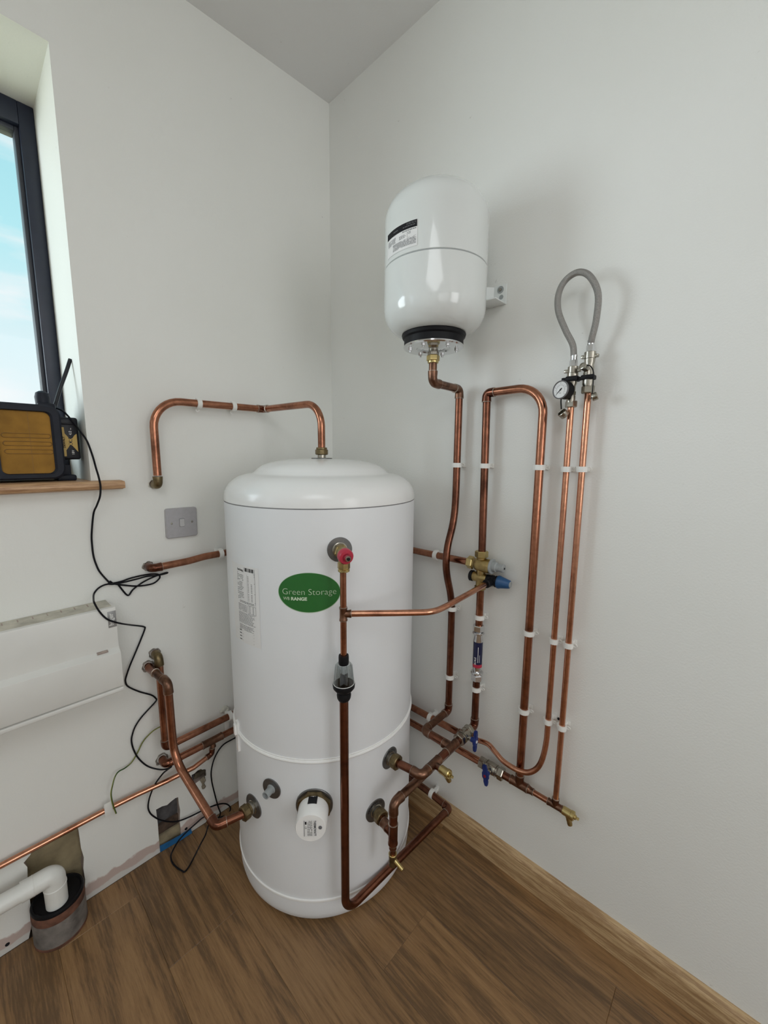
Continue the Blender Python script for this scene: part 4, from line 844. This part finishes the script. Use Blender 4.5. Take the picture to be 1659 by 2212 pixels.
# ================================================================ pipe clips: one master of each kind, then copies
def clip_master(rad, d, small):
    """pipe axis along local z, wall in the local +x direction at distance d"""
    T = Thing('pipe_clip', '', '', None); h = .0135
    ro = rad+.0042; n = 28
    T.part('clip_band', lathe([(rad+.0004, -h/2), (ro, -h/2), (ro+.0004, 0), (ro, h/2), (rad+.0004, h/2), (rad+.0004, -h/2)], (0, 0, 0), seg=n, cap=False), M['clip'])
    T.part('clip_base', merge(box((rad, -.0065, -h/2+.001), (d-.0005, .0065, h/2-.001), .001), box((d-.0035, -.0125, -h/2), (d-.0003, .0125, h/2), .001)), M['clip'])
    T.part('clip_latch', merge(box((-rad*.2, rad+.0025, -h/2), (rad*.55, rad+.0062, h/2), .0012), lathe([(.0036, -.0012), (.0060, -.0012), (.0060, .0012), (.0036, .0012), (.0036, -.0012)], (rad*.95, -ro-.0025, 0), (1, 0, .2), 16, False)), M['clip'])
    T.parts = [(n_, g, m_, s, l, a, k) for n_, g, m_, s, l, a, k in T.parts]; T.done(loc=(0, 0, 0)); return T.root
mast = {}
def place_clip(kind, loc, mat3, label, group):
    rad, d = kind
    if kind not in mast: mast[kind] = clip_master(rad, d, rad < .009); r_ = mast[kind]; mast[(kind, 'used')] = False
    r_ = mast[kind]
    if mast.get((kind, 'used')):
        kids = list(r_.children); r2 = r_.copy(); C.objects.link(r2)
        for ch in kids: c = ch.copy(); C.objects.link(c); c.parent = r2
        r_ = r2
    mast[(kind, 'used')] = True
    r_.matrix_world = Matrix.Translation(loc) @ mat3.to_4x4(); r_['label'] = label; r_['category'] = 'pipe clip'; r_['group'] = group
IR = Matrix.Identity(3)
GR = 'white pipe clips on the right wall'; GL = 'white pipe clips on the left wall'
rows = [(1.2705, 'top row'), (.8135, 'middle row'), (.5785, 'bottom row')]
for z, rn in rows:
    place_clip((.011, .0335), (-.0335, -.632, z), IR, 'white clip on the pipe under the expansion vessel, %s' % rn, GR)
    place_clip((.011, .0335), (-.034, {'top row': -.7268, 'middle row': -.731, 'bottom row': -.731}[rn], z), IR, 'white clip on the riser with the silver filter, %s' % rn, GR)
    place_clip((.011, .0335), (-.035, -.886, z), IR, 'white clip on the thick down leg of the looped pipe, %s' % rn, GR)
    place_clip((.0075, .030), (-.030, -.953, z-.003), IR, 'white clip on the slim pipe below the gauge, %s' % rn, GR)
    place_clip((.0075, .030), (-.030, -.990, z-.002), IR, 'white clip on the rightmost slim pipe, %s' % rn, GR)
HR = Matrix(((1, 0, 0), (0, 0, -1), (0, 1, 0)))            # axis along y, wall towards +x
HL = Matrix(((0, 0, 1), (1, 0, 0), (0, 1, 0)))             # axis along x, wall towards +y
place_clip((.011, .0335), (-.0335, -.5655, .9765), HR, 'white clip on the mid-height pipe right of the cylinder', GR)
place_clip((.011, .0335), (-.0335, -.560, .3938), HR, 'white clip on the upper low pipe right of the cylinder', GR)
place_clip((.011, .0335), (-.0355, -.577, .1075), HR, 'white clip on the discharge pipe just above the skirting', GR)
place_clip((.011, .0335), (-.5536, -.036, 1.4497), HL, 'white clip on the arched top pipe, left of the pair', GL)
place_clip((.011, .0335), (-.4429, -.036, 1.4508), HL, 'white clip on the arched top pipe, right of the pair', GL)
place_clip((.011, .0335), (-.5095, -.035, .9718), HL, 'white clip on the mid-height pipe left of the cylinder', GL)
place_clip((.011, .0335), (-.5060, -.035, .3835), HL, 'white clip on the low left pipe beside the cylinder clasp', GL)
one('double_clip_holder', box((-.515, -.012, .290), (-.498, -.001, .372), .002), M['clip'], 'white plastic backplate strip between two low pipes beside cylinder', 'pipe clip')
T = Thing('earth_clamp', 'cream tag clamp on the slim earthed pipe with green cable', 'earth clamp')
ec = Vector((-.874, -.020, .267)); T.part('tag', box(ec+Vector((-.010, -.0105, -.012)), ec+Vector((.010, -.0085, .028)), .0008), M['clip'])
T.part('strap', lathe([(.0078, -.009), (.0098, -.009), (.0098, .009), (.0078, .009), (.0078, -.009)], ec, (1, 0, 0), 24, False), M['clip']); T.done()

# ================================================================ panel heater
T = Thing('panel_heater', 'white electric panel heater on the left wall with dusty top', 'heater')
hx0, hx1 = -1.52, -.8235
T.part('back_box', box((hx0+.01, -.050, .660), (hx1-.002, -.0005, .882), .002), M['heater'])
T.part('front_panel', prism([(hx1, y, z) for y, z in ((-.020, .6685), (-.020, .887), (-.074, .8895), (-.0795, .8880), (-.0810, .884), (-.0810, .7760), (-.0965, .7660), (-.0970, .7640), (-.0970, .6720), (-.0955, .6685))], (-1, 0, 0), hx1-hx0), M['heater'])
T.part('top_grille', box((hx0+.004, -.070, .8870), (hx1-.005, -.001, .8893), .0008), M['heater_top'], label='dusty top grille')
gr = merge(*[box((x-.0012, -.030, .8892), (x+.0012, -.012, .8898)) for x in [hx1-.05-.028*i for i in range(8)]])
T.part('grille_slots', gr, M['board_edge'], label='dirt streaks in the grille slots')
T.part('lower_lip', prism([(hx1-.001, y, z) for y, z in ((-.020, .662), (-.090, .6655), (-.0945, .6635), (-.0960, .6590), (-.0945, .6535), (-.088, .6495), (-.020, .6485))], (-1, 0, 0), hx1-hx0-.002), M['heater'])
T.part('catch', merge(box((-.874, -.0905, .7745), (-.850, -.0815, .7765)), box((-.874, -.0900, .7720), (-.850, -.0870, .7735))), M['board_edge'], label='small metal catch slot')
k = T.part('maker_plate', box((-.8425, -.0818, .8345), (-.8235, -.0805, .8795), .0004), M['heater_lab'])
hg = rot2(text2d('hager', .0150, .0003), math.pi/2); T.part('lettering', flat(hg, (-.8305, -.0821, .8400), (1, 0, 0), (0, 0, 1)), M['white_print'], sub=k, angle=-1); T.done()

# ================================================================ switch plate
T = Thing('switch_plate', 'grey metal switch plate on the left wall under the arched pipe', 'switch')
sc = (-0.6144, 0.0000, 1.0853); sc = Vector(sc); ry = Matrix.Rotation(R(0.8), 3, 'Y')
def rrect(w, h, r_, n=6):
    o_ = []
    for cx_, cz_, a0 in ((w/2-r_, h/2-r_, 0), (-w/2+r_, h/2-r_, 90), (-w/2+r_, -h/2+r_, 180), (w/2-r_, -h/2+r_, 270)):
        for i in range(n+1): a = R(a0+90*i/n); o_.append((cx_+r_*math.cos(a), cz_+r_*math.sin(a)))
    return o_
def slab(c, w, h, r_, y0, y1, ch=.001, rot=None):
    """rounded plate parallel to the left wall, face towards -y"""
    a = rrect(w, h, r_); b = rrect(w-2*ch, h-2*ch, max(r_-ch, .0005)); n = len(a); v = [Vector((x, y0, z)) for x, z in a]+[Vector((x, y1+ch, z)) for x, z in a]+[Vector((x, y1, z)) for x, z in b]
    fc = [tuple(range(n))]; fc += [(k*n+i, k*n+(i+1) % n, (k+1)*n+(i+1) % n, (k+1)*n+i) for k in range(2) for i in range(n)]; fc.append(tuple(range(2*n, 3*n)))
    M3 = rot or Matrix.Identity(3); return [Vector(c)+M3 @ q for q in v], fc
T.part('plate', slab(sc, .0925, .0925, .007, -.0004, -.0105, .002, ry), M['plate'])
T.part('rocker_surround', slab(sc, .0158, .0262, .0025, -.0100, -.0108, .0003, ry), M['ink_grey'])
T.part('rocker', slab(sc, .0142, .0242, .0022, -.0100, -.0128, .0008, ry), M['rocker'])
for dx in (-.0302, .0302): T.part('screw', lathe([(.0034, 0), (.0030, .0012), (.0014, .0014)], sc+ry @ Vector((dx, -.0103, 0)), (0, -1, 0), 16), M['nickel'])
T.done()

# ================================================================ radio on the sill
T = Thing('jobsite_radio', 'black and amber rugged radio standing on the window sill', 'radio')
rx0, rx1, rz0, rz1, ry0, ry1 = -1.165, -.884, 1.2315, 1.4165, .020, .165
T.part('body', box((rx0+.006, ry0+.006, rz0+.004), (rx1-.004, ry1, rz1-.004), .018, 4), M['blackp'])
def ring_frame(cx_, cz_, w, h, r_, wi, hi_, ri, y0, y1, oc_=(0, 0)):
    a = rrect(w, h, r_, 8); b = [(x+oc_[0], z+oc_[1]) for x, z in rrect(wi, hi_, ri, 8)]; n = len(a); c = .004
    a2 = [(x*(1-2*c/w), z*(1-2*c/h)) for x, z in a]; b2 = [(x*(1+c/wi), z*(1+c/hi_)) for x, z in b]
    v = [Vector((cx_+x, y1, cz_+z)) for x, z in a]+[Vector((cx_+x, y0+c, cz_+z)) for x, z in a]+[Vector((cx_+x, y0, cz_+z)) for x, z in a2]+[Vector((cx_+x, y0, cz_+z)) for x, z in b2]+[Vector((cx_+x, y0+c, cz_+z)) for x, z in b]+[Vector((cx_+x, y1, cz_+z)) for x, z in b]
    return v, [(k*n+i, k*n+(i+1) % n, (k+1)*n+(i+1) % n, (k+1)*n+i) for k in range(5) for i in range(n)]
gx0, gx1, gz0, gz1 = -1.006, -.9050, 1.2465, 1.3985
T.part('bumper', merge(ring_frame((rx0+rx1)/2, (rz0+rz1)/2, rx1-rx0, rz1-rz0, .026, gx1-gx0, gz1-gz0, .014, ry0-.012, ry0+.030, ((gx0+gx1)/2-(rx0+rx1)/2, (gz0+gz1)/2-(rz0+rz1)/2))), M['bumper'])
k = T.part('speaker_grille', slab(((gx0+gx1)/2, 0, (gz0+gz1)/2), gx1-gx0+.006, gz1-gz0+.006, .014, ry0+.004, ry0-.004, .002), M['yellow'], label='amber speaker panel')
for i in range(3):
    z_ = 1.3395-i*.0195; x0_, x1_ = -.993+i*.0010, -.9125+i*.0010; h_ = .0050
    pth = [(x0_, z_)]; lp = []
    for a in range(0, 181, 20): lp.append((x0_-h_*math.sin(R(a)), z_+h_*math.cos(R(a))))
    for a in range(180, 361, 20): lp.append((x1_-h_*math.sin(R(a)), z_+h_*math.cos(R(a))))
    lp.append(lp[0]); T.part('rib', tube([(x, ry0-.0042, z) for x, z in lp], .0011, 8, False), M['amber_rib'], sub=k)
T.part('seam', box((-.9475, ry0-.0046, gz0), (-.9468, ry0-.0035, gz1)), M['amber_rib'], sub=k)
T.part('handle_post', merge(lathe([(.0135, 0), (.0150, .010), (.0160, .030), (.0135, .041), (.006, .046), (0, .0465)], (-.9105, .052, 1.408), (0, 0, 1), 24), box((-.925, .03, 1.400), (-.888, .080, 1.424), .006)), M['bumper'])
T.part('antenna', tube(smooth_path([(-.888, .085, 1.405), (-.880, .085, 1.430), (-.865, .088, 1.475), (-.850, .091, 1.515), (-.8375, .095, 1.551)], 5), [.0058]*2+[.0048]*12+[.0042]*7 if False else .0046, 12), M['blackp'])
bx0, bx1, bz0, bz1, by0 = -.8845, -.8440, 1.2805, 1.3915, .040
kb = T.part('battery_pack', merge(box((bx0-.004, by0, bz0), (bx1, by0+.075, bz1), .006, 3), box((bx0-.004, by0-.003, bz1-.020), (bx1-.006, by0+.07, bz1-.004), .003)), M['blackp'], label='slide-on battery pack')
LX0, LZ0, LW_, LH = -.8825, 1.2890, .0330, .0760
def BL(g): return flat(g, (LX0, by0-.0006, LZ0), (1, 0, 0), (0, 0, 1))
gp = [[(0, 0), (.0075, 0), (.0078, .016), (.0145, .026), (.0145, .050), (.0075, .060), (.0070, .076), (0, .076)], [(.033, .012), (.033, .060), (.028, .056), (.0225, .047), (.0225, .027), (.028, .019)]]
gg = merge(*[([p for p in q], [tuple(range(len(q)))]) for q in gp])
T.part('gold_flash', BL(gg), M['gold'], sub=kb, angle=-1)
def rt(s_, sz, x, z, b=0, wd=None):
    g = text2d(s_, sz, b); 
    if wd: w_ = max(a for a, c_ in g[0]); g = ([(a*wd/w_, c_) for a, c_ in g[0]], g[1])
    g = rot2(g, math.pi/2); return shift2d(g, x, z)
T.part('pack_lettering', flat(rt('DEWALT', .0062, .0065, .022, .0002, .030), (LX0, by0-.0010, LZ0), (1, 0, 0), (0, 0, 1)), M['ink'], sub=kb, angle=-1)
T.part('pack_lettering', flat(rt('XR', .0150, .0235, .027, .0004, .022), (LX0, by0-.0012, LZ0), (1, 0, 0), (0, 0, 1)), M['gold'], sub=kb, angle=-1)
T.part('pack_lettering', flat(merge(rt('18V', .0080, .0245, .004), rt('4.0', .0090, .0225, .056), rt('Ah', .004, .0225, .070)), (LX0, by0-.0012, LZ0), (1, 0, 0), (0, 0, 1)), M['white_print'], sub=kb, angle=-1)
T.part('foot', merge(box((-.900, .032, 1.2247), (-.8590, .12, 1.2400), .004), box((-.894, .036, 1.236), (-.869, .10, 1.268), .005)), M['bumper'])
T.part('foot', box((-1.13, .032, 1.2247), (-1.09, .12, 1.2400), .004), M['bumper']); T.done()

# ================================================================ cables
cb = [(-.8905, .070, 1.418), (-.872, .040, 1.405)] + [(-0.8515, 0.0300, 1.3716), (-0.8450, 0.0080, 1.3519), (-0.8364, -0.0060, 1.3291), (-0.8285, -0.0120, 1.2904), (-0.8273, -0.0300, 1.2604), (-0.8275, -0.0520, 1.2369), (-0.8252, -0.0510, 1.2126), (-0.8279, -0.0490, 1.1858), (-0.8332, -0.0300, 1.1599), (-0.8395, -0.0160, 1.1366), (-0.8465, -0.0080, 1.0808), (-0.8475, -0.0060, 1.0499), (-0.8468, -0.0060, 1.0200), (-0.8427, -0.0070, 0.9947), (-0.8361, -0.0080, 0.9725), (-0.8185, -0.0100, 0.9410)]
bundle = [(-0.8127, -0.0120, 0.9360), (-0.7887, -0.0100, 0.9354), (-0.7653, -0.0100, 0.9397), (-0.7280, -0.0100, 0.9412), (-0.6969, -0.0100, 0.9373), (-0.6885, -0.0100, 0.9296), (-0.6911, -0.0080, 0.9195), (-0.7093, -0.0070, 0.9090), (-0.7472, -0.0060, 0.9107), (-0.7841, -0.0060, 0.9224), (-0.8065, -0.0080, 0.9323), (-0.8155, -0.0120, 0.9421), (-0.8186, -0.0140, 0.9366), (-0.8005, -0.0120, 0.9345), (-0.7948, -0.0080, 0.9240), (-0.7833, -0.0060, 0.9014), (-0.7769, -0.0050, 0.8911), (-0.7711, -0.0050, 0.8896), (-0.7597, -0.0060, 0.9038), (-0.7328, -0.0090, 0.9207), (-0.7023, -0.0140, 0.9321), (-0.6714, -0.0150, 0.9372), (-0.6696, -0.0130, 0.9342), (-0.6953, -0.0120, 0.9330), (-0.7233, -0.0140, 0.9368), (-0.7513, -0.0140, 0.9346), (-0.7897, -0.0130, 0.9322), (-0.8092, -0.0100, 0.9320)]
down = [(-0.8218, -0.0080, 0.9346), (-0.8346, -0.0060, 0.9318), (-0.8456, -0.0050, 0.9249), (-0.8548, -0.0100, 0.9152), (-0.8637, -0.0500, 0.9135), (-0.8687, -0.0860, 0.9130), (-0.8608, -0.0870, 0.8896), (-0.8482, -0.0865, 0.8665), (-0.8346, -0.0860, 0.8531), (-0.8129, -0.0800, 0.8379), (-0.7835, -0.0450, 0.8136), (-0.7564, -0.0180, 0.7936), (-0.7409, -0.0080, 0.7826), (-0.7383, -0.0060, 0.7753), (-0.7487, -0.0060, 0.7508), (-0.7698, -0.0100, 0.7099), (-0.7863, -0.0140, 0.6798), (-0.7974, -0.0120, 0.6500), (-0.8005, -0.0100, 0.6329), (-0.7944, -0.0080, 0.6131), (-0.7667, -0.0060, 0.5832), (-0.7364, -0.0050, 0.5580), (-0.7245, -0.0050, 0.5415), (-0.7238, -0.0050, 0.5318), (-0.7434, -0.0060, 0.5168), (-0.7677, -0.0060, 0.4979), (-0.7840, -0.0060, 0.4787), (-0.7927, -0.0060, 0.4603), (-0.7983, -0.0070, 0.4378), (-0.7948, -0.0080, 0.4053), (-0.7841, -0.0100, 0.3703), (-0.7639, -0.0160, 0.3361), (-0.7381, -0.0300, 0.3170), (-0.7161, -0.0400, 0.3124), (-0.6995, -0.0480, 0.3150)]
down = down[:-2] + [(-0.7216, -0.0500, 0.3203), (-0.7125, -0.0650, 0.3316), (-0.7156, -0.0660, 0.3309)]
loop = [(-0.7225, -0.0520, 0.3172), (-0.7315, -0.0400, 0.3027), (-0.7515, -0.0300, 0.2738), (-0.7656, -0.0200, 0.2345), (-0.7713, -0.0140, 0.2017), (-0.7696, -0.0120, 0.1793), (-0.7606, -0.0120, 0.1561), (-0.7371, -0.0120, 0.1217), (-0.6984, -0.0120, 0.0875), (-0.6578, -0.0120, 0.0732), (-0.6172, -0.0140, 0.0682), (-0.5804, -0.0180, 0.0646), (-0.5452, -0.0200, 0.0521), (-0.5238, -0.0200, 0.0331), (-0.5135, -0.0180, 0.0072), (-0.5246, -0.0180, -0.0040), (-0.5462, -0.0200, -0.0001), (-0.5676, -0.0160, 0.0091), (-0.6029, -0.0140, 0.0376), (-0.6364, -0.0140, 0.0333), (-0.6777, -0.0220, 0.0295), (-0.7014, -0.0300, 0.0243)]
loop += [(-0.7216, -0.0465, 0.0220), (-0.7296, -0.0516, 0.0120), (-0.7320, -0.0695, 0.0060), (-0.7272, -0.0950, 0.0040), (-0.7200, -0.1170, 0.0040), (-0.7151, -0.1262, 0.0040), (-0.7000, -0.1195, 0.0040), (-0.6767, -0.1047, 0.0100), (-0.6510, -0.0950, 0.0300), (-0.6346, -0.0946, 0.0500)]
loop += [(-0.6091, -0.0500, 0.0278), (-0.5887, -0.0240, 0.0193), (-0.5621, -0.0180, 0.0027), (-0.5513, -0.0180, 0.0155), (-0.5588, -0.0200, 0.0506), (-0.5684, -0.0220, 0.1069), (-0.5765, -0.0220, 0.1690), (-0.5735, -0.0200, 0.2091), (-0.5576, -0.0180, 0.2468), (-0.5287, -0.0160, 0.2721), (-0.4921, -0.0150, 0.2746), (-0.4673, -0.0150, 0.2737)]
one('black_cable', tube(smooth_path(cb + bundle + down + loop, 6), .00235, 8), M['cable'], 'long black cable tangling down the left wall from the radio to the floor', 'cable')
eg = [(-0.7139, -0.0240, 0.4522), (-0.7295, -0.0180, 0.4479), (-0.7453, -0.0120, 0.4391), (-0.7687, -0.0080, 0.4185), (-0.7870, -0.0070, 0.3877), (-0.8036, -0.0080, 0.3685), (-0.8220, -0.0120, 0.3636), (-0.8399, -0.0180, 0.3663), (-0.8515, -0.0260, 0.3604), (-0.8603, -0.0340, 0.3440), (-0.8661, -0.0380, 0.3249), (-0.8653, -0.0360, 0.2989), (-0.8622, -0.0340, 0.2740), (-0.8578, -0.0320, 0.2495)]
ep = smooth_path(eg, 6); T = Thing('earth_cable', 'thin green and yellow earth cable hanging down to the slim pipe', 'cable')
T.part('core', tube(ep, .0019, 10), M['earth_g']); T.part('yellow_stripe', tube([p+Vector((-.0008, -.0006, .0002)) for p in ep], .0014, 8), M['earth_y']); T.done()

# ================================================================ waste pipe and clay drain
T = Thing('clay_drain', 'terracotta drain stub with black rubber collar standing on the floor by the wall', 'drain pipe')
dc = (-1.0048, -.0310, 0); ds_ = .905
SC = lambda L_: [(q_*ds_, t_) for q_, t_ in L_]
T.part('clay_pipe', lathe(SC([(.0640, 0), (.0645, .004), (.0640, .070), (.0625, .094)]), dc, seg=56), M['clay'], label='cement-dusted clay pipe')
T.part('clay_shoulder', lathe(SC([(.0645, .0), (.0650, .003), (.0648, .0075), (.0642, .0085)]), dc, seg=56, cap=False), M['clay_red'], label='bare red clay at the foot')
T.part('clay_rim', lathe(SC([(.0642, .0745), (.0646, .078), (.0640, .0955), (.0630, .0975), (.05, .0975)]), dc, seg=56), M['clay_red'], label='bare red clay rim')
k = T.part('rubber_collar', lathe(SC([(.0622, .097), (.0636, .0985), (.0640, .103), (.0625, .1065), (.058, .1075), (.054, .103), (.032, .1010), (.028, .103), (.0, .103)]), dc, seg=56), M['rubber'])
T.done()
T = Thing('waste_pipe', 'white plastic waste pipe with elbow dropping into the clay drain', 'waste pipe')
px_, py_, pz_ = -1.0085, -.0520, .1925
sw = .0222
T.part('pipe', tube([(-1.9, py_-.003, pz_+.022), (-1.048, py_-.001, pz_)], .0212, 32), M['pvc'])
we = [(-1.074, py_, pz_+.0003)] + fillet([(-1.048, py_, pz_), (px_, py_, pz_), (px_, py_, .158)], .026, 12)
T.part('elbow', tube(we, .0240, 36), M['pvc'])
T.part('elbow_collar', merge(lathe([(.0240, 0), (.0252, .001), (.0252, .0035), (.0240, .005)], (px_, py_, .1555), seg=36), lathe([(.0238, 0), (.0246, .001), (.0246, .002), (.0238, .003)], (-1.048, py_, pz_), (-1, 0, 0), 36)), M['pvc'])
T.part('down_pipe', lathe([(.0238, .104), (.0242, .156)], (px_, py_, 0), seg=36), M['pvc']); T.done()

# ================================================================ odds and ends on the left wall
mb = [(-0.7455, -0.0035, 0.0271), (-0.7184, -0.0040, 0.0233), (-0.6821, -0.0040, 0.0196), (-0.6486, -0.0035, 0.0186), (-0.6464, -0.0070, 0.0012), (-0.6813, -0.0068, 0.0012), (-0.7154, -0.0037, 0.0012), (-0.7458, -0.0013, 0.0012)]
v = [Vector(p) for p in mb]; g = (v + [p+Vector((0, -.0012, .0006)) for p in v], [(0, 1, 6, 7), (1, 2, 5, 6), (2, 3, 4, 5), (8, 9, 14, 15), (9, 10, 13, 14), (10, 11, 12, 13)]+[(i, (i+1) % 8, (i+1) % 8+8, i+8) for i in range(8)])
one('plastic_membrane', g, M['membrane'], 'strip of blue plastic membrane at the foot of the wall cut-out', 'membrane', angle=50)
def blob(c, r_, sx=1, sz=1, seed=1, y=.6):
    bm = bmesh.new(); bmesh.ops.create_icosphere(bm, subdivisions=3, radius=r_); rn = random.Random(seed)
    from mathutils import noise
    for v_ in bm.verts:
        k_ = 1+.35*noise.noise(v_.co/r_*1.3+Vector((seed*3.1, 0, 0))); v_.co = Vector((v_.co.x*sx*k_, v_.co.y*y*k_, v_.co.z*sz*k_))+Vector(c)
    return bm_geo(bm)
T = Thing('expanding_foam_drip', 'dried brown foam drip oozing from the small wall hole', 'foam')
T.part('upper_foam', merge(blob((-0.6125, -0.0020, 0.2015), .013, 1.2, .7, 3), blob((-0.5987, -0.0030, 0.2022), .011, 1, .6, 5), blob((-0.5902, -0.0040, 0.1902), .006, .5, 1.1, 6)), M['foam_d'], angle=60)
T.part('drip', merge(blob((-0.5998, -0.0060, 0.1760), .0095, .9, 1.2, 7, .8), blob((-0.5987, -0.0050, 0.1457), .0072, .9, 1.1, 8, .8), blob((-0.5988, -0.0050, 0.1584), .0050, .8, 1.3, 9, .8)), M['foam'], angle=60); T.done()
one('foam_lump', merge(blob((-0.5100, -0.0040, 0.3969), .013, 1.2, .8, 11, .5), blob((-0.5011, -0.0060, 0.3898), .009, 1, 1, 12, .6)), M['filler'], 'crusty cream sealant lump above the low left clip', 'sealant', angle=60)
def collar(c, rad, seed, mat='foam_d'):
    """broken plaster ring around a pipe leaving the wall"""
    rn = random.Random(seed); n = 34; v, fc = [], []
    for i in range(n):
        a = 2*math.pi*i/n
        for rr_, yy_ in ((rad*.8, -.0002), (rad*(.95+rn.uniform(-.05, .08)), -.0030), (rad*(1.12+.08*math.sin(3*a+seed)+.06*math.sin(7*a+2*seed)+rn.uniform(-.02, .02)), -.0004)): v.append(Vector(c)+Vector((rr_*math.cos(a), yy_, rr_*math.sin(a))))
    for i in range(n):
        j = (i+1) % n
        for q in range(2): fc.append((i*3+q, j*3+q, j*3+q+1, i*3+q+1))
    return v, fc
one('hole_collar', collar((-.7165, 0, .686), .0150, 1), M['collar'], 'rough dark plaster ring round the topmost pipe of the paired wall holes', 'plaster', angle=60)
one('hole_collar', collar((-.7365, 0, .652), .0160, 2), M['collar'], 'rough dark plaster ring round the lower pipe of the paired wall holes', 'plaster', angle=60)
one('hole_collar', collar((-.7190, 0, .325), .0170, 3), M['collar'], 'rough dark plaster ring round the lowest left pipe entry', 'plaster', angle=60)
one('hole_collar', collar((-.6830, 0, 1.208), .0135, 4, 'filler'), M['filler'], 'small filler ring where the arched top pipe enters the wall', 'plaster', angle=60)
one('hole_collar', collar((-.7155, 0, .9635), .0135, 5), M['collar'], 'dark ring where the mid-height pipe enters the left wall', 'plaster', angle=60)
for c_, lb in (((-1.1106, 0.0000, 0.0231), 'black screw in the bare plasterboard at the far left'), ((-0.6623, 0.0000, 0.0247), 'black screw just above the blue membrane'), ((-0.5085, 0.0000, 0.3398), 'black screw between the two low left pipes')):
    one('screw', lathe([(.0048, 0), (.0042, .0012), (.0016, .0014), (0, .0005)], Vector(c_), (0, -1, 0), 14), M['ink'], lb, 'screw')
one('screw', lathe([(.0042, 0), (.0036, .0012), (0, .0014)], (-.0001, -.9710, .5760), (-1, 0, 0), 14), M['ink'], 'dark screw between the two rightmost bottom clips', 'screw')
